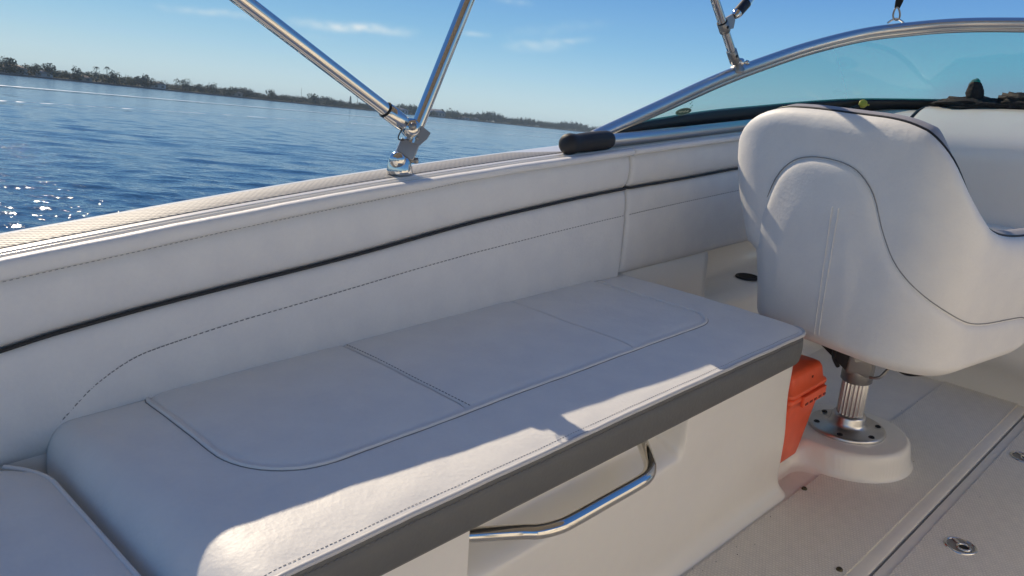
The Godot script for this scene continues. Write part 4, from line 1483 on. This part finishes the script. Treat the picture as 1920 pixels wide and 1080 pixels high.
func windshield() -> void:
	var t := thing("windshield", "curved green tinted windshield in a metal tube frame", "windshield", Vector3(-1.3, 0.83, -2.5))
	var tp := spline(WT, 8)
	var bp := spline(WB, 8)
	var n := tp.size()
	# frame tube with a glazing flange below it
	part("frame_tube", tube(tp, 0.0165, 18), M.aluminium, t)
	var F := PackedVector3Array()
	var G := PackedVector3Array()
	var K := PackedVector3Array()
	for i in n:
		var a: Vector3 = tp[i]
		var b: Vector3 = bp[i]
		var gap := a.distance_to(b)
		var dn := (b - a).normalized()
		var tang: Vector3 = ((tp[min(i + 1, n - 1)] as Vector3) - (tp[max(i - 1, 0)] as Vector3)).normalized()
		var nr := tang.cross(dn).normalized()
		if nr.dot(Vector3(0.5, 0, 1)) < 0: nr = -nr
		var fl: float = min(0.034, gap * 0.9)
		for q in [[0.012, 0.011], [fl - 0.003, 0.010], [fl, 0.006], [fl, -0.006], [fl - 0.003, -0.010], [0.012, -0.011]]: F.append(a + dn * q[0] + nr * q[1])
		var l: float = max(gap, fl + 0.004)
		for u in [0.0, 0.5, 1.0]: G.append(a + dn * lerp(fl - 0.006, l, u))
		# black gasket at the foot of the glass
		var gh: float = min(0.046, gap * 0.6)
		for q in [[gh, 0.004], [gh, 0.010], [0.0, 0.016], [-0.032, 0.016], [-0.032, -0.012], [gh, -0.006]]: K.append(b - dn * q[0] + nr * q[1])
	part("glazing_flange", gm(F, n, 6, false, true), M.aluminium, t)
	part("glass", gm(G, n, 3), M.glass, t)
	part("gasket", gm(K, n, 6, false, true), M.black_trim, t, "black rubber gasket at the foot of the glass")
	# lower rail with its rubber grip
	var lp := [Vector3(-1.325, 0.8255, -1.70), Vector3(-1.327, 0.831, -1.95), Vector3(-1.330, 0.838, -2.25), Vector3(-1.330, 0.845, -2.50), Vector3(-1.322, 0.855, -2.75), Vector3(-1.288, 0.866, -2.95)]
	var lr := part("lower_rail", tube(spline(lp, 8), 0.0175, 18), M.aluminium, t)
	var d: Vector3 = (lp[0] - lp[1]).normalized()
	var g0: Vector3 = lp[0] - d * 0.055
	var gp := []
	for q in [[0.0, 0.232], [0.013, 0.231], [0.021, 0.226], [0.0255, 0.216], [0.0265, 0.203], [0.0250, 0.188], [0.0232, 0.174], [0.0240, 0.150], [0.0248, 0.10], [0.0250, 0.05], [0.0245, 0.02], [0.0215, 0.005], [0.017, 0.0]]: gp.append(Vector2(q[0], q[1] * 0.80))
	part("rubber_grip", lathe(gp, g0 + Vector3(0, 0.003, 0), d, 28), M.rubber, lr, "black rubber grip on the end of the lower rail")
	# maker's sticker on the glass
	var i0 := 0
	for i in n:
		if absf((bp[i] as Vector3).z + 2.20) < absf((bp[i0] as Vector3).z + 2.20): i0 = i
	var at: Vector3 = (bp[i0] as Vector3).lerp(tp[i0], 0.44)
	var dn2 := ((tp[i0] as Vector3) - (bp[i0] as Vector3)).normalized()
	var tg := ((bp[i0 + 1] as Vector3) - (bp[i0 - 1] as Vector3)).normalized()
	var nn := tg.cross(dn2).normalized()
	if nn.x < 0: nn = -nn
	var dd := nn.cross(tg).normalized()
	var bs := Basis(tg, dd, nn)
	at = (bp[i0] as Vector3) + dn2 * 0.066
	var s := part("sticker", plate(disc_poly(0.042, 0.0125), 0.0006, Transform3D(bs, at + nn * 0.0015)), M.sticker_green, t)
	part("sticker_border", tube(_oval(bs, at + nn * 0.0021, 0.040, 0.0112), 0.0006, 4, true), M.sticker_pale, s)
	for k in 9:
		part("script_mark", rbox(Vector3(0.0042, 0.0038 + 0.002 * (k % 3), 0.0004), Transform3D(bs * Basis(Vector3.BACK, -0.3), at + nn * 0.0021 + tg * (-0.024 + k * 0.006) + dd * (0.0006 * (k % 2))), 0.0001), M.sticker_pale, s)
	for k in 4:
		part("etched_mark", plate(disc_poly(0.004, 0.0014, 8), 0.0004, Transform3D(bs, at + nn * 0.0012 + tg * (0.045 + 0.009 * (k % 2)) + dn2 * (0.020 + k * 0.009))), M.sticker_green, s)

func _oval(b: Basis, c: Vector3, rx: float, ry: float) -> Array:
	var out := []
	for k in 28: out.append(c + b * Vector3(cos(TAU * k / 28) * rx, sin(TAU * k / 28) * ry, 0))
	return out

# ------------------------------------------------------------------ bimini
func bimini() -> void:
	var base := Vector3(-1.360, yT(-1.09) + 0.0042, -1.090)
	var t := thing("bimini_bows", "polished steel bimini frame hinged on the gunwale and windshield", "frame", base)
	# deck hinge: a fat polished foot
	var foot := part("deck_hinge", lathe([Vector2(0.0265, 0.0), Vector2(0.0275, 0.003), Vector2(0.0265, 0.012), Vector2(0.0235, 0.026), Vector2(0.0205, 0.034), Vector2(0.012, 0.040), Vector2(0.0, 0.0415)], base, Vector3.UP, 32), M.stainless, t)
	part("hinge_ear", lathe([Vector2(0.0, 0.018), Vector2(0.013, 0.017), Vector2(0.017, 0.012), Vector2(0.017, -0.012), Vector2(0.013, -0.017), Vector2(0.0, -0.018)], base + Vector3(0.004, 0.030, 0.010), Vector3(0.8, 0.1, 0.6), 24), M.stainless, foot)
	part("pin", lathe([Vector2(0.0, 0.036), Vector2(0.006, 0.035), Vector2(0.0065, 0.028), Vector2(0.0045, 0.026), Vector2(0.0045, 0.0)], base + Vector3(0.0, 0.026, -0.004), Vector3(0.5, 0.05, -0.8), 14), M.cast_metal, foot)
	var pdir := Vector3(0.0, 0.898, -0.44).normalized()
	var p0 := base + Vector3(0.0, 0.028, -0.008)
	# dull bracket plates between foot and poles
	var side := Vector3(0.77, 0.0, 0.64).normalized()
	var bb := Basis(pdir.cross(side).normalized() * -1.0, pdir, side).orthonormalized()
	part("bracket", rbox(Vector3(0.040, 0.036, 0.030), Transform3D(bb, p0 + pdir * 0.022), 0.003), M.dull_plate, t)
	part("bracket_tab", plate(PackedVector2Array([Vector2(-0.017, 0.0), Vector2(0.012, 0.0), Vector2(0.006, 0.032), Vector2(-0.010, 0.046), Vector2(-0.032, 0.040), Vector2(-0.030, 0.026)]), 0.004, Transform3D(bb, p0 + pdir * 0.036 + side * 0.012)), M.dull_plate, t)
	part("rivet", lathe([Vector2(0.0, 0.004), Vector2(0.003, 0.003), Vector2(0.0045, 0.0)], p0 + pdir * 0.055 + side * 0.014 - bb.x * 0.010, side, 12), M.cast_metal, t)
	# main bow, up and slightly forward, then across under the canopy
	var q0 := p0 + pdir * 0.036 + Vector3(0, 0, -0.003)
	var y2 := 2.02
	var reach := (y2 - q0.y) / pdir.y
	var top := q0 + pdir * reach
	var main := [q0, q0 + pdir * (reach * 0.5), q0 + pdir * (reach - 0.25), q0 + pdir * (reach - 0.1) + Vector3(0.03, 0.0, 0), top + Vector3(0.14, -0.01, 0), top + Vector3(0.4, 0.04, 0), top + Vector3(1.38, 0.09, 0), top + Vector3(2.4, 0.03, 0), top + Vector3(2.74, -0.12, 0.05), Vector3(1.38, 0.80, -1.10)]
	part("bow_pole", tube(spline(main, 10), 0.0140, 18), M.stainless, t)
	# aft bow, hinged on the main one
	var hj := Vector3(-1.356, 0.8838, -1.099)
	var adir := Vector3(0.0, 0.523, 0.852).normalized()
	var at2 := hj + adir * 2.05
	var aft := [hj + adir * 0.012, hj + adir * 0.6, hj + adir * 1.2, hj + adir * 1.75, at2 + Vector3(0.04, -0.01, 0), at2 + Vector3(0.3, 0.08, 0.05), at2 + Vector3(1.38, 0.14, 0.05), at2 + Vector3(2.5, 0.07, 0.05), at2 + Vector3(2.72, -0.05, -0.05), Vector3(1.38, 0.88, -1.11)]
	part("bow_pole", tube(spline(aft, 10), 0.0140, 18), M.stainless, t)
	var jaw := part("jaw_slide", tube([hj - adir * 0.004, hj + adir * 0.012, hj + adir * 0.058, hj + adir * 0.060], [0.0142, 0.0168, 0.0168, 0.0142], 18), M.stainless, t)
	part("rubber_ring", tube(_ring(hj + adir * 0.061, adir, 0.0155), 0.0018, 6, true), M.rubber, jaw)
	var clamp_ := part("clamp", lathe([Vector2(0.0, 0.021), Vector2(0.011, 0.0205), Vector2(0.017, 0.016), Vector2(0.0195, 0.008), Vector2(0.0195, -0.008), Vector2(0.016, -0.016), Vector2(0.0, -0.018)], hj + Vector3(0.004, -0.006, -0.010), Vector3(0.85, 0.25, 0.45), 28), M.stainless, t)
	part("thumb_screw", lathe([Vector2(0.0, 0.031), Vector2(0.006, 0.030), Vector2(0.008, 0.026), Vector2(0.008, 0.021)], hj + Vector3(0.004, -0.006, -0.010), Vector3(0.85, 0.25, 0.45), 12), M.cast_metal, clamp_)
	part("pole_socket", tube([q0 - pdir * 0.004, q0 + pdir * 0.034], 0.0162, 18), M.stainless, t)
	part("rubber_ring", tube(_ring(q0 + pdir * 0.034, pdir, 0.0160), 0.0016, 6, true), M.rubber, t)
	part("lanyard", tube(spline([q0 + pdir * 0.034 + side * 0.014, q0 + pdir * 0.022 - bb.x * 0.014 + side * 0.012, hj + Vector3(-0.004, -0.030, 0.012), hj + adir * 0.0 + Vector3(0.01, -0.008, 0.018)], 8), 0.0014, 6), M.rubber, t)
	# support on the windshield
	var wb := Vector3(-1.318, 1.018, -2.345)
	var wdir := Vector3(0.0, 0.72, 0.69).normalized()
	var f2 := part("windshield_hinge", lathe([Vector2(0.021, -0.004), Vector2(0.021, 0.003), Vector2(0.014, 0.007), Vector2(0.010, 0.020), Vector2(0.0, 0.022)], wb, Vector3(0.25, 0.9, 0.35), 24), M.cast_metal, t)
	part("hinge_ear", lathe([Vector2(0.0, 0.014), Vector2(0.010, 0.0135), Vector2(0.0125, 0.010), Vector2(0.0125, -0.010), Vector2(0.010, -0.0135), Vector2(0.0, -0.014)], wb + Vector3(0.004, 0.020, 0.003), Vector3(0.75, 0.0, -0.65), 20), M.stainless, f2)
	part("pin", lathe([Vector2(0.0, 0.030), Vector2(0.007, 0.029), Vector2(0.008, 0.022), Vector2(0.004, 0.018), Vector2(0.004, 0.0)], wb + Vector3(0.004, 0.018, 0.0), Vector3(0.6, 0.1, -0.8), 12), M.stainless, f2)
	var w0 := wb + wdir * 0.026
	var wl := [w0, w0 + wdir * 0.25, w0 + wdir * 0.7, w0 + wdir * 1.15]
	var wp := part("support_pole", tube(wl, 0.0127, 18), M.stainless, t)
	part("pole_socket", tube([w0, w0 + wdir * 0.004, w0 + wdir * 0.046, w0 + wdir * 0.048], [0.012, 0.0155, 0.0155, 0.0128], 18), M.cast_metal, wp)
	part("set_screw", lathe([Vector2(0.0, 0.003), Vector2(0.004, 0.002), Vector2(0.005, 0.0)], w0 + wdir * 0.026 + Vector3(0.0145, 0, 0.004), Vector3(1, 0, 0.2), 10), M.black_trim, wp)
	var jm := w0 + wdir * 0.135
	part("jaw_slide", tube([jm - wdir * 0.018, jm - wdir * 0.016, jm + wdir * 0.016, jm + wdir * 0.018], [0.0130, 0.0160, 0.0160, 0.0130], 18), M.cast_metal, wp)
	part("set_screw", lathe([Vector2(0.0, 0.003), Vector2(0.004, 0.002), Vector2(0.005, 0.0)], jm + Vector3(0.0155, 0, 0.004), Vector3(1, 0, 0.2), 10), M.black_trim, wp)
	part("rubber_ring", tube(_ring(jm + wdir * 0.018, wdir, 0.0140), 0.0016, 6, true), M.rubber, wp)
	var js := Vector3(0.30, 0.35, -0.88).normalized()
	part("jaw_ear", plate(PackedVector2Array([Vector2(-0.018, -0.010), Vector2(0.012, -0.014), Vector2(0.024, 0.006), Vector2(0.020, 0.026), Vector2(-0.006, 0.022)]), 0.008, Transform3D(Basis(js, js.cross(Vector3(0.8, 0, 0.6)).normalized() * -1.0, Vector3(0.8, 0, 0.6)).orthonormalized(), jm + js * 0.018)), M.cast_metal, wp)
	# brace that leaves the jaw forward and up
	var b0 := jm + js * 0.036 + Vector3(0, 0.018, 0)
	var bd := Vector3(0.06, 0.62, -0.78).normalized()
	var bpz := part("brace", tube([b0, b0 + bd * 0.012, b0 + bd * 0.075, b0 + bd * 0.08, b0 + bd * 0.6], [0.009, 0.0145, 0.0145, 0.0125, 0.0125], 16), M.stainless, t)
	part("brace_sleeve", tube([b0 + bd * 0.018, b0 + bd * 0.066], 0.0152, 16), M.black_trim, bpz)
	# canopy
	var c := thing("bimini_canopy", "sand coloured canvas bimini canopy stretched over the frame above the cockpit", "canopy", Vector3(0, 2.0, -0.6))
	var P := PackedVector3Array()
	for i in 24:
		var z: float = lerp(-2.15, 1.0, i / 23.0)
		for j in 28:
			var u := j / 27.0
			var x: float = lerp(-1.28, 1.28, u)
			var e: float = abs(2.0 * u - 1.0)
			P.append(Vector3(x, 2.16 - 0.16 * pow(e, 5.0) + 0.015 * sin(z * 4.0) - 0.05 * pow(max(0.0, -z - 1.6), 1.0), z))
	part("canvas", gm(P, 24, 28), M.canvas, c)
	# tie-down strap on the windshield frame
	var s0 := Vector3(-1.0745, 1.1905, -2.878)
	var st := thing("tie_down_strap", "black webbing strap clipped to the top of the windshield frame", "strap", s0)
	var sd := Vector3(0.02, 0.9, 0.35).normalized()
	part("eye_strap", tube(spline([s0 + Vector3(-0.022, -0.004, 0.012), s0 + Vector3(-0.012, 0.006, 0.006), s0 + Vector3(0, 0.011, 0), s0 + Vector3(0.012, 0.006, -0.006), s0 + Vector3(0.022, -0.002, -0.012)], 5), 0.0032, 8), M.stainless, st)
	var ring := []
	for k in 22:
		var an := TAU * k / 22
		ring.append(s0 + sd * (0.028 + sin(an) * 0.021) + Vector3(0.75, 0, -0.65) * cos(an) * (0.0105 - 0.003 * sin(an)))
	part("snap_hook", tube(ring, 0.0030, 8, true), M.cast_metal, st)
	var w1 := s0 + sd * 0.046
	var bw := Basis(Vector3(0.75, 0, -0.65).normalized(), sd, Vector3(0.65, 0, 0.75)).orthonormalized()
	part("webbing", plate(PackedVector2Array([Vector2(-0.008, 0.0), Vector2(0.008, 0.0), Vector2(0.012, 0.02), Vector2(0.014, 0.95), Vector2(-0.010, 0.95), Vector2(-0.011, 0.02)]), 0.004, Transform3D(bw, w1)), M.webbing, st)

func _ring(c: Vector3, axis: Vector3, r: float) -> Array:
	var s := axis.cross(Vector3.RIGHT).normalized()
	var u := s.cross(axis)
	var out := []
	for k in 20: out.append(c + (s * cos(TAU * k / 20) + u * sin(TAU * k / 20)) * r)
	return out

# ------------------------------------------------------------------ things on the dash
func lump(c: Vector3, size: Vector3, b: Basis, seed_: int, rough := 0.25, n := 30) -> ArrayMesh:
	var nz := FastNoiseLite.new()
	nz.seed = seed_
	nz.frequency = 1.3
	nz.fractal_octaves = 3
	var P := PackedVector3Array()
	for i in n:
		var th := PI * i / (n - 1)
		for j in n:
			var ph := TAU * j / n
			var d := Vector3(sin(th) * cos(ph), cos(th), sin(th) * sin(ph))
			var k: float = 1.0 + rough * nz.get_noise_3dv(d * 1.6) + rough * 0.8 * abs(nz.get_noise_3dv(d * 4.0 + Vector3(5, 0, 0)))
			var p: Vector3 = d * size * k
			P.append(c + b * p)
	return gm(P, n, n, false, true)

func dash_things() -> void:
	var y := dash_y(-0.9)
	var t := thing("black_jacket", "crumpled black jacket and gloves heaped on the dash", "jacket", Vector3(-0.85, y, -3.22))
	part("heap", lump(Vector3(-0.84, y + 0.020, -3.225), Vector3(0.15, 0.030, 0.075), Basis(Vector3.UP, 0.3), 1, 0.32), M.black_cloth, t)
	part("sleeve", lump(Vector3(-0.885, y + 0.050, -3.205), Vector3(0.028, 0.060, 0.024), Basis(Vector3(0, 0, 1), 0.18), 2, 0.12), M.black_cloth, t)
	part("glove", lump(Vector3(-0.735, y + 0.040, -3.225), Vector3(0.085, 0.036, 0.06), Basis(Vector3.UP, -0.2), 3, 0.4), M.black_cloth, t)
	part("cuff", lump(Vector3(-0.955, y + 0.014, -3.20), Vector3(0.055, 0.018, 0.03), Basis(Vector3.UP, 0.5), 4, 0.4), M.black_cloth, t)
	part("hood", lump(Vector3(-0.60, y + 0.045, -3.24), Vector3(0.12, 0.045, 0.07), Basis(Vector3.UP, 0.1), 6, 0.4), M.black_cloth, t)
	var c := Vector3(-1.205, 0.911, -3.06)
	var k := thing("yellow_knob", "round yellow cap on a black holder at the foot of the windshield", "cap", Vector3(c.x, 0.898, c.z))
	part("holder", tube(spline([c + Vector3(-0.03, -0.022, 0.06), c + Vector3(-0.02, -0.012, 0.03), c + Vector3(0, 0.0, 0)], 5), 0.007, 10), M.black_trim, k)
	part("cap", lathe([Vector2(0.0, 0.008), Vector2(0.011, 0.0075), Vector2(0.0145, 0.005), Vector2(0.0145, -0.004), Vector2(0.011, -0.006)], c + Vector3(0.004, 0.006, 0.006), Vector3(0.35, 0.45, 0.8), 26), M.yellow_plastic, k)
	part("clip", rbox(Vector3(0.012, 0.006, 0.008), T(c.x + 0.018, c.y + 0.004, c.z), 0.002), M.yellow_plastic, k)
